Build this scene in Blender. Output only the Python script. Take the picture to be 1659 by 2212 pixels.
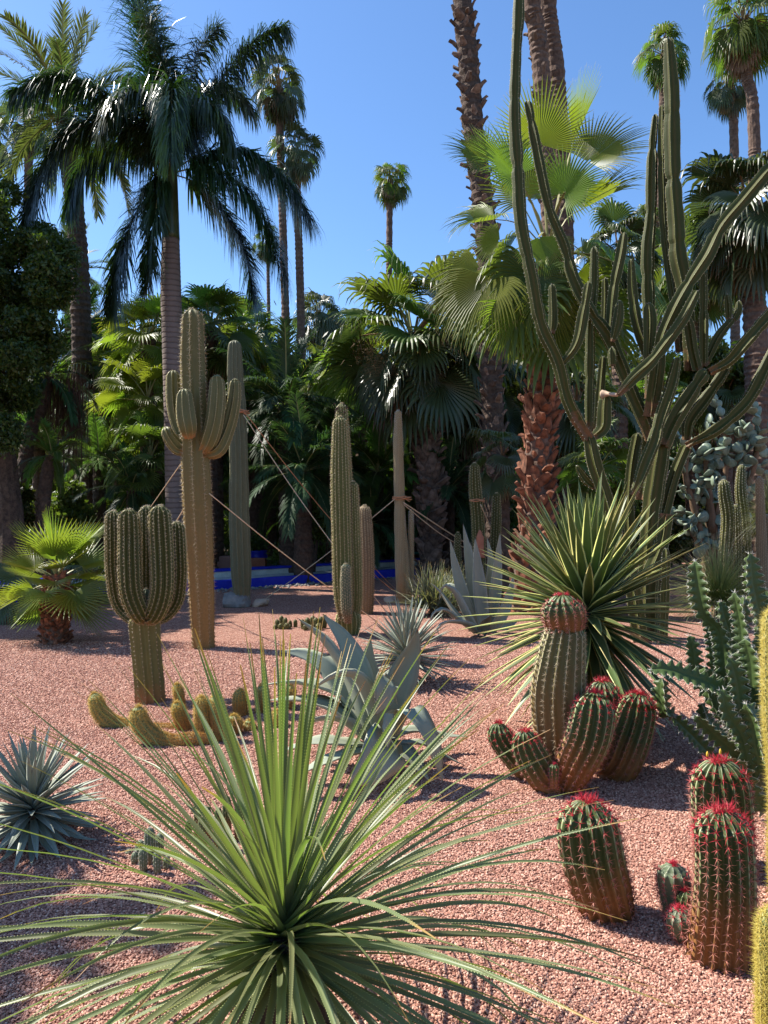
import bpy, math, random
import numpy as np
from mathutils import Vector, Matrix, noise

R = random.Random(7)
S = bpy.context.scene
for o in list(bpy.data.objects):
    bpy.data.objects.remove(o)
COL = S.collection

# ------------------------------------------------------------------ camera, light, exposure
EYE, FPX, CX, CY = 1.6, 1661.0, 829.5, 1106.0      # focal length in photo units (photo 1659 x 2212 of them)
cam = bpy.data.cameras.new('camera')
cam.sensor_fit = 'VERTICAL'; cam.sensor_height = 24.0; cam.lens = 24.0 * FPX / 2212.0
cam.clip_start = 0.05; cam.clip_end = 3000
camo = bpy.data.objects.new('camera', cam); COL.objects.link(camo)
camo.location = (0, 0, EYE); camo.rotation_euler = (math.pi / 2, 0, 0)
S.camera = camo

SUN_EL = math.radians(49)
SUN_DIR = Vector((-0.945 * math.cos(SUN_EL), 0.327 * math.cos(SUN_EL), math.sin(SUN_EL))).normalized()
world = bpy.data.worlds.new('World'); S.world = world; world.use_nodes = True
wn = world.node_tree; wn.nodes.clear()
sky = wn.nodes.new('ShaderNodeTexSky'); sky.sky_type = 'NISHITA'; sky.sun_disc = False
sky.sun_elevation = SUN_EL; sky.sun_rotation = math.atan2(SUN_DIR.x, SUN_DIR.y)
sky.altitude = 450; sky.air_density = 1.0; sky.dust_density = 0.7; sky.ozone_density = 6.0
bg = wn.nodes.new('ShaderNodeBackground'); bg.inputs['Strength'].default_value = 0.115
wo = wn.nodes.new('ShaderNodeOutputWorld')
hsv = wn.nodes.new('ShaderNodeHueSaturation'); hsv.inputs['Saturation'].default_value = 1.07
wn.links.new(sky.outputs[0], hsv.inputs['Color']); wn.links.new(hsv.outputs[0], bg.inputs['Color']); wn.links.new(bg.outputs[0], wo.inputs['Surface'])
sun = bpy.data.lights.new('sun', 'SUN'); sun.energy = 5.0; sun.angle = math.radians(0.53); sun.color = (1.0, 0.95, 0.87)
suno = bpy.data.objects.new('sun', sun); COL.objects.link(suno); suno.location = (0, 0, 30)
suno.rotation_euler = SUN_DIR.to_track_quat('Z', 'Y').to_euler()
S.view_settings.view_transform = 'Standard'; S.view_settings.look = 'None'
S.view_settings.gamma = 1.0; S.view_settings.use_curve_mapping = False
S.view_settings.exposure = 1.05
S.cycles.max_bounces = 6; S.cycles.transparent_max_bounces = 4; S.cycles.diffuse_bounces = 3
S.cycles.glossy_bounces = 2; S.cycles.transmission_bounces = 3
S.cycles.caustics_reflective = False; S.cycles.caustics_refractive = False

# ------------------------------------------------------------------ helpers
def P(px, py, Y):
    return Vector(((px - CX) * Y / FPX, Y, EYE - (py - CY) * Y / FPX))
def G(px, py, z=0.0):
    Y = (EYE - z) * FPX / (py - CY)
    return Vector(((px - CX) * Y / FPX, Y, z))
def gx(px, Y): return Vector(((px - CX) * Y / FPX, Y, 0))

class MB:
    def __init__(s): s.v = []; s.f = []; s.m = []; s.t = []; s.e = []; s.nv = 0
    def add(s, verts, faces, mat=0, t=None, e=None):
        o = s.nv; s.v.extend(verts); n = len(verts); s.nv += n
        s.f.extend([tuple(i + o for i in f) for f in faces]); s.m.extend([mat] * len(faces))
        s.t.extend(t if isinstance(t, (list, tuple)) else [t or 0.0] * n)
        s.e.extend(e if isinstance(e, (list, tuple)) else [e or 0.0] * n)
    def mesh(s, name, mats, smooth=False, origin=None):
        me = bpy.data.meshes.new(name)
        v = np.array([tuple(p) for p in s.v], dtype=np.float32).reshape(-1, 3)
        if origin is not None: v = v - np.array(tuple(origin), dtype=np.float32)
        me.from_pydata(v.tolist(), [], s.f)
        for mt in mats: me.materials.append(mt)
        if len(mats) > 1: me.polygons.foreach_set('material_index', s.m)
        if smooth: me.polygons.foreach_set('use_smooth', [True] * len(s.f))
        a = me.attributes.new('t', 'FLOAT', 'POINT'); a.data.foreach_set('value', s.t)
        a = me.attributes.new('e', 'FLOAT', 'POINT'); a.data.foreach_set('value', s.e)
        me.update()
        return me

def link(name, data, parent=None, loc=None, rot=None, scale=None, kind=None, label=None, cat=None, group=None):
    o = bpy.data.objects.new(name, data); COL.objects.link(o)
    if parent is not None: o.parent = parent
    if loc is not None: o.location = loc
    if rot is not None: o.rotation_euler = rot
    if scale is not None: o.scale = (scale,) * 3 if isinstance(scale, (int, float)) else scale
    if kind: o['kind'] = kind
    if label: o['label'] = label
    if cat: o['category'] = cat
    if group: o['group'] = group
    return o
def thing(name, label, cat, loc, group=None, rot=None):
    return link(name, None, loc=loc, rot=rot, label=label, cat=cat, group=group)

def catmull(pts, n):
    """resample a list of tuples/Vectors (any dim) to n points"""
    A = np.array([tuple(p) for p in pts], dtype=float)
    if len(A) == 1: return np.repeat(A, n, 0)
    if len(A) == 2:
        u = np.linspace(0, 1, n)[:, None]; return A[0] * (1 - u) + A[1] * u
    d = np.r_[0, np.cumsum(np.maximum(np.linalg.norm(np.diff(A[:, :3], axis=0), axis=1), 1e-6))]
    B = np.vstack([2 * A[0] - A[1], A, 2 * A[-1] - A[-2]])
    out = []
    for s in np.linspace(0, d[-1], n):
        i = min(max(np.searchsorted(d, s, 'right') - 1, 0), len(A) - 2)
        u = (s - d[i]) / (d[i + 1] - d[i])
        p0, p1, p2, p3 = B[i], B[i + 1], B[i + 2], B[i + 3]
        out.append(0.5 * ((2 * p1) + (p2 - p0) * u + (2 * p0 - 5 * p1 + 4 * p2 - p3) * u * u + (3 * p1 - p0 - 3 * p2 + p3) * u ** 3))
    return np.array(out)

def unit(v):
    n = math.sqrt(v[0] ** 2 + v[1] ** 2 + v[2] ** 2) or 1
    return np.array([v[0] / n, v[1] / n, v[2] / n])

# ------------------------------------------------------------------ materials
def nodes(name):
    m = bpy.data.materials.new(name); m.use_nodes = True
    nt = m.node_tree; nt.nodes.clear()
    out = nt.nodes.new('ShaderNodeOutputMaterial')
    return m, nt, out
def N(nt, typ, **kw):
    n = nt.nodes.new(typ)
    for k, v in kw.items(): setattr(n, k, v)
    return n
def ramp(nt, fac, stops):
    r = N(nt, 'ShaderNodeValToRGB'); cr = r.color_ramp
    while len(cr.elements) < len(stops): cr.elements.new(0.5)
    for el, (p, c) in zip(cr.elements, stops):
        el.position = p; el.color = (*c, 1)
    if fac is not None: nt.links.new(fac, r.inputs[0])
    return r
def attr(nt, name):
    a = N(nt, 'ShaderNodeAttribute'); a.attribute_name = name; return a.outputs['Fac']
def mixc(nt, fac, a, b, bt='MIX'):
    m = N(nt, 'ShaderNodeMix', data_type='RGBA', blend_type=bt)
    for s, val in ((m.inputs[0], fac), (m.inputs[6], a), (m.inputs[7], b)):
        if hasattr(val, 'is_linked'): nt.links.new(val, s)
        elif isinstance(val, (int, float)): s.default_value = val
        else: s.default_value = (*val, 1)
    return m.outputs[2]
def math_(nt, op, a, b=None, clamp=False):
    m = N(nt, 'ShaderNodeMath', operation=op); m.use_clamp = clamp
    for s, val in ((m.inputs[0], a), (m.inputs[1], b)):
        if val is None: continue
        if hasattr(val, 'is_linked'): nt.links.new(val, s)
        else: s.default_value = val
    return m.outputs[0]
def noisef(nt, scale, detail=3, rough=0.6, coord='Object'):
    tc = N(nt, 'ShaderNodeTexCoord'); n = N(nt, 'ShaderNodeTexNoise')
    n.inputs['Scale'].default_value = scale; n.inputs['Detail'].default_value = detail; n.inputs['Roughness'].default_value = rough
    nt.links.new(tc.outputs[coord], n.inputs['Vector'])
    return n.outputs[0]
def princ(nt, color, rough=0.6, spec=0.5, bump=None, bstr=0.3, bdist=0.01):
    p = N(nt, 'ShaderNodeBsdfPrincipled')
    if hasattr(color, 'is_linked'): nt.links.new(color, p.inputs['Base Color'])
    else: p.inputs['Base Color'].default_value = (*color, 1)
    if hasattr(rough, 'is_linked'): nt.links.new(rough, p.inputs['Roughness'])
    else: p.inputs['Roughness'].default_value = rough
    p.inputs['Specular IOR Level'].default_value = spec
    if bump is not None:
        b = N(nt, 'ShaderNodeBump'); b.inputs['Strength'].default_value = bstr; b.inputs['Distance'].default_value = bdist
        nt.links.new(bump, b.inputs['Height']); nt.links.new(b.outputs[0], p.inputs['Normal'])
    return p

def leaf_mat(name, base, tip=None, edge=None, brown=(0.16, 0.09, 0.04), brown_at=0.93, transl=0.35, rough=0.4, spec=0.5, var=0.35, tcol=None, edge_at=0.6, hue=0.03):
    """thin leaf: diffuse + translucent, varied per leaf; t runs base to tip, e from midrib to margin"""
    m, nt, out = nodes(name)
    t = attr(nt, 't'); e = attr(nt, 'e')
    oi = N(nt, 'ShaderNodeObjectInfo'); rnd = oi.outputs['Random']
    c = mixc(nt, t, base, tip or base)
    if edge is not None:
        er = ramp(nt, e, [(edge_at - 0.06, (0, 0, 0)), (edge_at + 0.06, (1, 1, 1))])
        c = mixc(nt, er.outputs[0], c, edge)
    br = ramp(nt, t, [(brown_at, (0, 0, 0)), (min(brown_at + 0.05, 1), (1, 1, 1))])
    nz = noisef(nt, 3.0, 4)
    c = mixc(nt, br.outputs[0], c, brown)
    hs = N(nt, 'ShaderNodeHueSaturation')
    nt.links.new(math_(nt, 'MULTIPLY_ADD', rnd, 2 * hue), hs.inputs['Hue'])
    hs.inputs['Hue'].links[0].from_node.inputs[2].default_value = 0.5 - hue
    vv = math_(nt, 'ADD', math_(nt, 'MULTIPLY', rnd, var), math_(nt, 'MULTIPLY', nz, var * 1.2))
    nt.links.new(math_(nt, 'ADD', vv, 1 - var * 1.1), hs.inputs['Value'])
    nt.links.new(c, hs.inputs['Color'])
    p = princ(nt, hs.outputs[0], rough, spec)
    if transl > 0:
        tr = N(nt, 'ShaderNodeBsdfTranslucent')
        tc = tcol or (1.25, 1.35, 0.55)
        tcm = mixc(nt, 1.0, hs.outputs[0], tc, 'MULTIPLY')
        g = N(nt, 'ShaderNodeVectorMath', operation='SCALE'); g.inputs['Scale'].default_value = 1.7
        nt.links.new(tcm, g.inputs[0]); nt.links.new(g.outputs[0], tr.inputs['Color'])
        mx = N(nt, 'ShaderNodeMixShader'); mx.inputs[0].default_value = transl
        nt.links.new(p.outputs[0], mx.inputs[1]); nt.links.new(tr.outputs[0], mx.inputs[2]); nt.links.new(mx.outputs[0], out.inputs[0])
    else:
        nt.links.new(p.outputs[0], out.inputs[0])
    return m

def cactus_mat(name, body, crest, cork=(0.20, 0.10, 0.045), cork_at=0.12, cork_amt=1.0, rough=0.5, crest_at=0.86, valley=None, spots=0.25, cork_soft=0.12):
    m, nt, out = nodes(name)
    t = attr(nt, 't'); e = attr(nt, 'e')
    nz = noisef(nt, 9.0, 5, 0.65); nz2 = noisef(nt, 60.0, 3)
    c = mixc(nt, nz, tuple(x * (1 - spots) for x in body), tuple(min(1, x * (1 + spots)) for x in body))
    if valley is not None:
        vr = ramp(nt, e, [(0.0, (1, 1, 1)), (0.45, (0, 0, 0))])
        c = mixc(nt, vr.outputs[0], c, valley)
    cr = ramp(nt, e, [(crest_at, (0, 0, 0)), (min(crest_at + 0.08, 1), (1, 1, 1))])
    c = mixc(nt, cr.outputs[0], c, crest)
    tt = math_(nt, 'ADD', t, math_(nt, 'MULTIPLY', math_(nt, 'SUBTRACT', nz, 0.5), 0.35))
    kr = ramp(nt, tt, [(max(cork_at - cork_soft, 0), (cork_amt,) * 3), (cork_at + cork_soft, (0, 0, 0))])
    kc = mixc(nt, nz2, tuple(x * 0.7 for x in cork), tuple(x * 1.3 for x in cork))
    c = mixc(nt, kr.outputs[0], c, kc)
    p = princ(nt, c, rough, 0.22, nz2, 0.35, 0.004)
    nt.links.new(p.outputs[0], out.inputs[0])
    return m

def simple_mat(name, c1, c2=None, scale=8.0, rough=0.8, bstr=0.4, bdist=0.01, detail=4, spec=0.3, coord='Object', rnd=0.0):
    m, nt, out = nodes(name)
    nz = noisef(nt, scale, detail, 0.65, coord)
    c = mixc(nt, ramp(nt, nz, [(0.3, (0, 0, 0)), (0.7, (1, 1, 1))]).outputs[0], c1, c2 or c1)
    if rnd:
        oi = N(nt, 'ShaderNodeObjectInfo'); hs = N(nt, 'ShaderNodeHueSaturation')
        nt.links.new(math_(nt, 'ADD', math_(nt, 'MULTIPLY', oi.outputs['Random'], rnd), 1 - rnd / 2), hs.inputs['Value'])
        nt.links.new(c, hs.inputs['Color']); c = hs.outputs[0]
    p = princ(nt, c, rough, spec, nz, bstr, bdist)
    nt.links.new(p.outputs[0], out.inputs[0])
    return m

def spine_mat(name, low, high, at=0.75, soft=0.1, rough=0.5, tr=0.15):
    m, nt, out = nodes(name)
    c = ramp(nt, attr(nt, 't'), [(max(0, at - soft), low), (min(1, at + soft), high)]).outputs[0]
    p = princ(nt, c, rough, 0.4)
    tb = N(nt, 'ShaderNodeBsdfTranslucent'); nt.links.new(c, tb.inputs[0])
    mx = N(nt, 'ShaderNodeMixShader'); mx.inputs[0].default_value = tr
    nt.links.new(p.outputs[0], mx.inputs[1]); nt.links.new(tb.outputs[0], mx.inputs[2]); nt.links.new(mx.outputs[0], out.inputs[0])
    return m

# ------------------------------------------------------------------ mesh generators
def frames(C):
    """parallel-transport frames along the polyline C (n,3)"""
    T = np.gradient(C, axis=0); T /= np.maximum(np.linalg.norm(T, axis=1), 1e-9)[:, None]
    a = np.array([1.0, 0, 0]) if abs(T[0][0]) < 0.8 else np.array([0, 1.0, 0])
    U = a - T[0] * np.dot(a, T[0]); U /= np.linalg.norm(U)
    Us = [U]
    for i in range(1, len(C)):
        U = U - T[i] * np.dot(U, T[i]); U /= max(np.linalg.norm(U), 1e-9); Us.append(U)
    Us = np.array(Us); V = np.cross(T, Us)
    return T, Us, V

def stem(mb, pts, radii, ribs=10, depth=0.18, per=6, step=0.03, dome=1.0, sharp=0.7, areole=0.03, wave=0.0, pinch=None, mat=0, tscale=None, jitter=0.0, rot=0.0, seed=0, t0=0.0, t1=1.0):
    """ribbed cactus stem swept along pts; returns areoles (pos, outward, along, t)"""
    A = np.array([(*p, r) for p, r in zip([tuple(q) for q in pts], radii)], dtype=float)
    L = float(np.sum(np.linalg.norm(np.diff(A[:, :3], axis=0), axis=1)))
    n = max(6, int(L / step))
    C4 = catmull(A, n); C = C4[:, :3]; Rd = C4[:, 3].copy()
    T, U, V = frames(C)
    s = np.linspace(0, L, n)
    rr = random.Random(seed + 11)
    if pinch:
        for q, w, a in pinch: Rd *= 1 - a * np.exp(-((s - q) / w) ** 2)
    if jitter:
        ph = rr.uniform(0, 9); Rd *= 1 + jitter * np.sin(s * 9 + ph) + jitter * 0.6 * np.sin(s * 23 + ph * 2)
    rt = Rd[-1]
    if dome > 0:
        d = (L - s) / (rt * dome)
        k = np.clip(d, 0, 1); Rd *= np.sqrt(np.clip(1 - (1 - k) ** 2, 0.0, 1))
        # extra rings in the dome
        extra = np.array([0.6, 0.35, 0.18, 0.07, 0.015]) * rt * dome
        C = np.vstack([C[:-1], [C[-1] - T[-1] * q for q in extra if q < L]]); m = len(C)
        Rd = np.r_[Rd[:-1], [rt * math.sqrt(max(1 - (1 - q / (rt * dome)) ** 2, 0)) for q in extra if q < L]]
        s2 = np.r_[s[:-1], [L - q for q in extra if q < L]]
        order = np.argsort(s2, kind='stable'); C = C[order]; Rd = Rd[order]; s2 = s2[order]
        T, U, V = frames(C)
    else:
        s2 = s; m = n
    m = len(C); K = ribs * per
    th = np.arange(K) / K * 2 * math.pi
    cr = np.abs(np.sin(ribs * th / 2))
    verts = []; tt = []; ee = []
    for i in range(m):
        w = 1 + wave * math.cos(2 * math.pi * s2[i] / max(areole, 1e-3))
        prof = 1 - depth * cr ** sharp
        prof = prof * (1 + (w - 1) * (1 - cr) ** 2)
        a = th + rot
        ring = C[i] + (np.cos(a) * prof * Rd[i])[:, None] * U[i] + (np.sin(a) * prof * Rd[i])[:, None] * V[i]
        verts.extend(ring.tolist()); tt.extend([t0 + (t1 - t0) * s2[i] / L] * K); ee.extend((1 - cr).tolist())
    faces = []
    for i in range(m - 1):
        a0 = i * K; b0 = a0 + K
        for j in range(K):
            j2 = (j + 1) % K
            faces.append((a0 + j, a0 + j2, b0 + j2, b0 + j))
    top = C[-1] - T[-1] * 0.004; verts.append(top.tolist()); tt.append(t1); ee.append(0.9)
    b0 = (m - 1) * K; c = m * K
    for j in range(K): faces.append((b0 + j, b0 + (j + 1) % K, c))
    mb.add(verts, faces, mat, tt, ee)
    ar = []
    if areole:
        na = int(L / areole)
        for k in range(ribs):
            a = 2 * math.pi * k / ribs + rot
            for q in range(na):
                sp = (q + 0.5 * (k % 2) + rr.uniform(-0.15, 0.15)) * areole
                if sp > L * 0.998: continue
                x = np.interp(sp, s2, np.arange(m)); i = int(x); f = x - i; j = min(i + 1, m - 1)
                cc = C[i] * (1 - f) + C[j] * f; r = Rd[i] * (1 - f) + Rd[j] * f
                nrm = math.cos(a) * U[i] + math.sin(a) * V[i]
                slope = (Rd[j] - Rd[i]) / max(s2[j] - s2[i], 1e-6)
                on = unit(nrm - T[i] * max(min(slope, 4), -4))
                ar.append((cc + nrm * r, on, T[i], t0 + (t1 - t0) * sp / L))
        # crown of the stem
        for q in range(ribs):
            a = rr.uniform(0, 6.28); d = rt * rr.uniform(0.05, 0.4)
            nrm = math.cos(a) * U[-1] + math.sin(a) * V[-1]
            ar.append((C[-1] - T[-1] * 0.02 * rt + nrm * d, unit(T[-1] + nrm * 0.5), T[-1], t1))
    return ar

def spines(mb, ar, n=6, length=0.02, width=0.0008, spread=1.1, rnd=None, tmin=0.0, grow=None, central=1, mat=0):
    rr = rnd or R
    V, F_, TT = [], [], []
    for (p, nrm, ax, t) in ar:
        if t < tmin: continue
        k = grow(t) if grow else 1.0
        if k <= 0: continue
        side = unit(np.cross(nrm, ax)); up = unit(np.cross(side, nrm))
        a0 = rr.uniform(0, 6.28)
        for i in range(n):
            if i < central: sp = rr.uniform(0, 0.3)
            else: sp = spread * rr.uniform(0.75, 1.1)
            a = a0 + 6.283 * i / max(n - central, 1) + rr.uniform(-0.3, 0.3)
            d = math.cos(sp) * nrm + math.sin(sp) * (math.cos(a) * side + math.sin(a) * up)
            L = length * k * rr.uniform(0.65, 1.2); w = width * (0.6 + 0.4 * k)
            q = unit(np.cross(d, (0.3, 0.5, 0.81))); q2 = np.cross(d, q)
            b = len(V)
            V.append(p + q * w); V.append(p - q * w * 0.5 + q2 * w * 0.87); V.append(p - q * w * 0.5 - q2 * w * 0.87); V.append(p + d * L)
            F_ += [(b, b + 1, b + 3), (b + 1, b + 2, b + 3), (b + 2, b, b + 3)]
            TT += [t] * 4
    mb.add([v.tolist() for v in V], F_, mat, TT, 0.0)

def wprof_agave(u): return (0.62 + 0.5 * math.sin(min(u * 2.8, 1.57))) * (1 - u ** 2.4) if u < 1 else 0.0
def wprof_sword(u): return min(1.0, 0.6 + 1.2 * u) * (1 - max(0, (u - 0.35) / 0.65) ** 1.8)
def wprof_strap(u): return (1.0 + 0.9 * max(0, 1 - u * 8)) * (1 - u ** 1.4 * 0.9)

def blade(mb, pts, width, prof, nsec=10, channel=0.25, thick=0.0, up=None, twist=0.0, teeth=0.0, tooth=0.0, tmat=1, mat=0, wavy=0.0):
    """strap or sword leaf along pts: V-channelled top, closed underside when thick"""
    C = catmull(pts, nsec)
    T = np.gradient(C, axis=0); T /= np.maximum(np.linalg.norm(T, axis=1), 1e-9)[:, None]
    upv = np.array(tuple(up) if up is not None else (0, 0, 1.0))
    # side vector from the leaf's start, transported along
    s0 = np.cross(T[0], upv)
    if np.linalg.norm(s0) < 0.2: s0 = np.cross(T[0], (0, -1.0, 0.05))
    s0 = unit(s0); sides = []
    s = s0
    for i in range(nsec):
        s = unit(s - T[i] * np.dot(s, T[i])); sides.append(s)
    verts, tt, ee = [], [], []
    K = 5 if thick <= 0 else 8
    edgeL, edgeR = [], []
    for i in range(nsec):
        u = i / (nsec - 1); w = width * 0.5 * max(prof(u), 0.012)
        s = sides[i]; n = np.cross(s, T[i])
        if twist:
            a = twist * u; s, n = s * math.cos(a) + n * math.sin(a), n * math.cos(a) - s * math.sin(a)
        wv = wavy * w * math.sin(u * 17 + 1.3)
        row = [C[i] - s * w + n * (w * channel * 1.4 + wv), C[i] - s * w * 0.55 + n * w * channel * 0.45, C[i], C[i] + s * w * 0.55 + n * w * channel * 0.45, C[i] + s * w + n * (w * channel * 1.4 - wv)]
        edgeL.append((row[0], -s)); edgeR.append((row[4], s))
        er = [1, 0.55, 0, 0.55, 1]
        if thick > 0:
            th = thick * (1 - u) ** 0.8 + 0.0008
            row += [C[i] + s * w * 0.6 - n * (th * 0.8 - w * channel * 0.5), C[i] - n * th, C[i] - s * w * 0.6 - n * (th * 0.8 - w * channel * 0.5)]
            er += [0.6, 0, 0.6]
        verts += [r.tolist() for r in row]; tt += [u] * K; ee += er
    faces = []
    for i in range(nsec - 1):
        a, b = i * K, (i + 1) * K
        rng = range(K) if thick > 0 else range(K - 1)
        for j in rng:
            k = (j + 1) % K
            faces.append((a + j, a + k, b + k, b + j))
    mb.add(verts, faces, mat, tt, ee)
    if teeth > 0:
        L = float(np.sum(np.linalg.norm(np.diff(C, axis=0), axis=1)))
        nt_ = int(L * 0.93 / teeth); V, F_, TT = [], [], []
        for edge in (edgeL, edgeR):
            for k in range(nt_):
                x = (k + 0.5) / nt_ * 0.93 * (nsec - 1); i = int(x); f = x - i
                p = edge[i][0] * (1 - f) + edge[i + 1][0] * f; o = edge[i][1]; tg = T[i]
                b = len(V); tl = tooth * (1 - 0.5 * x / nsec)
                V += [p - tg * tl * 0.75 - o * tl * 0.4, p + tg * tl * 0.75 - o * tl * 0.4, p + o * tl + tg * tl * 0.5]
                F_.append((b, b + 1, b + 2)); TT += [x / nsec] * 3
        mb.add([v.tolist() for v in V], F_, tmat, TT, 1.0)

def arc_leaf(c, az, el, L, bend, r0=0.0, n=5, curl=0.0):
    """points of a leaf leaving c at azimuth az, elevation el, bending down by bend radians over its length"""
    p = np.array(tuple(c)) + np.array([math.cos(az) * math.cos(el), math.sin(az) * math.cos(el), math.sin(el)]) * r0
    pts = [p.copy()]
    for i in range(n):
        u = (i + 0.5) / n; e = el - bend * u ** 1.5; a = az + curl * u
        p = p + np.array([math.cos(a) * math.cos(e), math.sin(a) * math.cos(e), math.sin(e)]) * L / n
        pts.append(p.copy())
    return pts

def fan(mb, hub, cdir, nrm, Rb, nseg=40, A=2.3, split=0.5, droop=0.6, fold=0.25, seed=0, mat=0, ragged=0.12, wfac=1.0, shrink=0.25):
    """fan-palm blade: pleated segments joined to 'split', free and drooping beyond"""
    rr = random.Random(seed)
    c = unit(cdir); n = unit(np.array(tuple(nrm)) - c * np.dot(nrm, c)); s = np.cross(n, c)
    hub = np.array(tuple(hub)); da = 2 * A / nseg
    secs = [0.04, 0.26, split, split + (1 - split) * 0.35, split + (1 - split) * 0.7, 1.0]
    V, F_, TT, EE = [], [], [], []
    down = np.array([0, 0, -1.0])
    for k in range(nseg):
        a = -A + da * (k + 0.5)
        d = unit(math.cos(a) * c + math.sin(a) * s + n * fold * abs(math.sin(a)) ** 1.2)
        q = unit(-math.sin(a) * c + math.cos(a) * s + n * fold * (1 if a > 0 else -1) * 0.8)
        L = Rb * (1 - shrink * (abs(a) / A) ** 2) * rr.uniform(1 - ragged, 1)
        dr = droop * rr.uniform(0.6, 1.5)
        p = hub + d * secs[0] * L; cur = d; prev = secs[0]
        ws = 2 * split * L * math.tan(da / 2)
        b = len(V)
        for i, r in enumerate(secs):
            if i:
                if r > split + 1e-6:
                    f = dr * (r - split) / (1 - split)
                    cur = unit(d * (1 - min(f, 0.95) * 0.75) + down * f)
                p = p + cur * (r - prev) * L; prev = r
            if r <= split + 1e-6: w = 2 * r * L * math.tan(da / 2) * 1.02
            else: w = ws * wfac * (1 - ((r - split) / (1 - split)) ** 1.3) + 0.0015
            qq = q
            nn = np.cross(cur, qq)
            if np.dot(nn, n) < 0: nn = -nn
            V += [p - qq * w / 2, p + nn * w * 0.30, p + qq * w / 2]
            TT += [r] * 3; EE += [1, 0, 1]
        for i in range(len(secs) - 1):
            x = b + 3 * i
            F_ += [(x, x + 1, x + 4, x + 3), (x + 1, x + 2, x + 5, x + 4)]
    mb.add([v.tolist() for v in V], F_, mat, TT, EE)

def strip(mb, pts, w0, w1, mat=0, t=0.0, h=0.4, t1=None):
    """petiole / rachis / twig: four-sided tapering rod"""
    A = catmull(pts, max(4, len(pts) * 2)) if len(pts) > 2 else np.array([tuple(p) for p in pts], float)
    T, U, V = frames(A); n = len(A); verts = []; tt = []
    for i in range(n):
        w = (w0 + (w1 - w0) * i / (n - 1)) / 2
        # keep it horizontal-ish
        s = np.cross(T[i], (0, 0, 1.0))
        if np.linalg.norm(s) < 0.05: s = U[i]
        s = unit(s); u = np.cross(s, T[i])
        verts += [(A[i] - s * w).tolist(), (A[i] - u * w * h).tolist(), (A[i] + s * w).tolist(), (A[i] + u * w * h).tolist()]
        tt += [t + ((t1 if t1 is not None else t) - t) * i / (n - 1)] * 4
    faces = [(4 * i + j, 4 * i + (j + 1) % 4, 4 * i + 4 + (j + 1) % 4, 4 * i + 4 + j) for i in range(n - 1) for j in range(4)]
    mb.add(verts, faces, mat, tt, 0.5)

def tube(mb, pts, radii, k=8, mat=0, n=None, rough=0.0, seed=0, cap=True):
    n = n or max(4, len(pts) * 4)
    A = catmull([(*tuple(p), r) for p, r in zip(pts, radii)], n)
    C = A[:, :3]; T, U, V = frames(C); rr = random.Random(seed); verts = []; tt = []
    for i in range(n):
        for j in range(k):
            a = 2 * math.pi * j / k; r = A[i, 3] * (1 + rr.uniform(-rough, rough))
            verts.append((C[i] + U[i] * math.cos(a) * r + V[i] * math.sin(a) * r).tolist()); tt.append(i / (n - 1))
    faces = [(i * k + j, i * k + (j + 1) % k, (i + 1) * k + (j + 1) % k, (i + 1) * k + j) for i in range(n - 1) for j in range(k)]
    if cap: faces += [tuple(range(k))[::-1], tuple(range((n - 1) * k, n * k))]
    mb.add(verts, faces, mat, tt, 0.0)
    return C, T, U, V, A[:, 3]

def pinnate(mb, pts, count=70, leaf=0.5, width=0.03, droop=0.8, ang=0.9, lift=0.2, seed=0, mat=0, rmat=1, rach=0.05, rows=1, start=0.15, taper=0.35, jit=0.15, upref=None, secs=4):
    """feather frond: leaflets both sides of a rachis, hanging by 'droop'"""
    rr = random.Random(seed)
    n = 28; C = catmull(pts, n)
    T, _, _ = frames(C)
    strip(mb, [C[i] for i in range(0, n, 3)] + [C[-1]], rach, 0.008, rmat, 0.2)
    down = np.array([0, 0, -1.0]); V, F_, TT, EE = [], [], [], []
    for k in range(count):
        u = start + (1 - start) * (k + 0.5) / count
        x = u * (n - 1); i = min(int(x), n - 2); f = x - i
        p = C[i] * (1 - f) + C[i + 1] * f; tg = T[i]
        sd = np.cross(tg, upref if upref is not None else (0, 0, 1.0))
        if np.linalg.norm(sd) < 0.1: sd = np.array([1.0, 0, 0])
        sd = unit(sd); up = np.cross(sd, tg)
        g = math.sin(math.pi * min(1, (u - start) / (1 - start) * 0.86 + 0.12)) ** 0.5
        Ll = leaf * (taper + (1 - taper) * g)
        for side in (-1, 1):
            for row in range(rows):
                lf = lift + (rr.uniform(-0.5, 0.6) if rows > 1 else 0) + rr.uniform(-jit, jit)
                an = ang * (1 - 0.35 * u) + rr.uniform(-jit, jit)
                d = unit(math.cos(an) * tg + math.sin(an) * side * sd * math.cos(lf) + up * math.sin(lf))
                L = Ll * rr.uniform(0.8, 1.1); dr = droop * rr.uniform(0.7, 1.3)
                q = unit(np.cross(d, up)); pos = p.copy(); b = len(V)
                for j in range(secs):
                    v = j / (secs - 1)
                    if j:
                        dd = unit(d * (1 - min(dr * v, 0.9) * 0.8) + down * dr * v)
                        pos = pos + dd * L / (secs - 1)
                    w = width * (0.5 + 0.5 * min(1, v * 4)) * (1 - v ** 2) + 0.001
                    V += [pos - q * w / 2, pos + q * w / 2]; TT += [0.1 + 0.9 * v * (0.85 + 0.15 * u)] * 2; EE += [0.4, 0.4]
                for j in range(secs - 1):
                    F_.append((b + 2 * j, b + 2 * j + 1, b + 2 * j + 3, b + 2 * j + 2))
    mb.add([v.tolist() for v in V], F_, mat, TT, EE)

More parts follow.
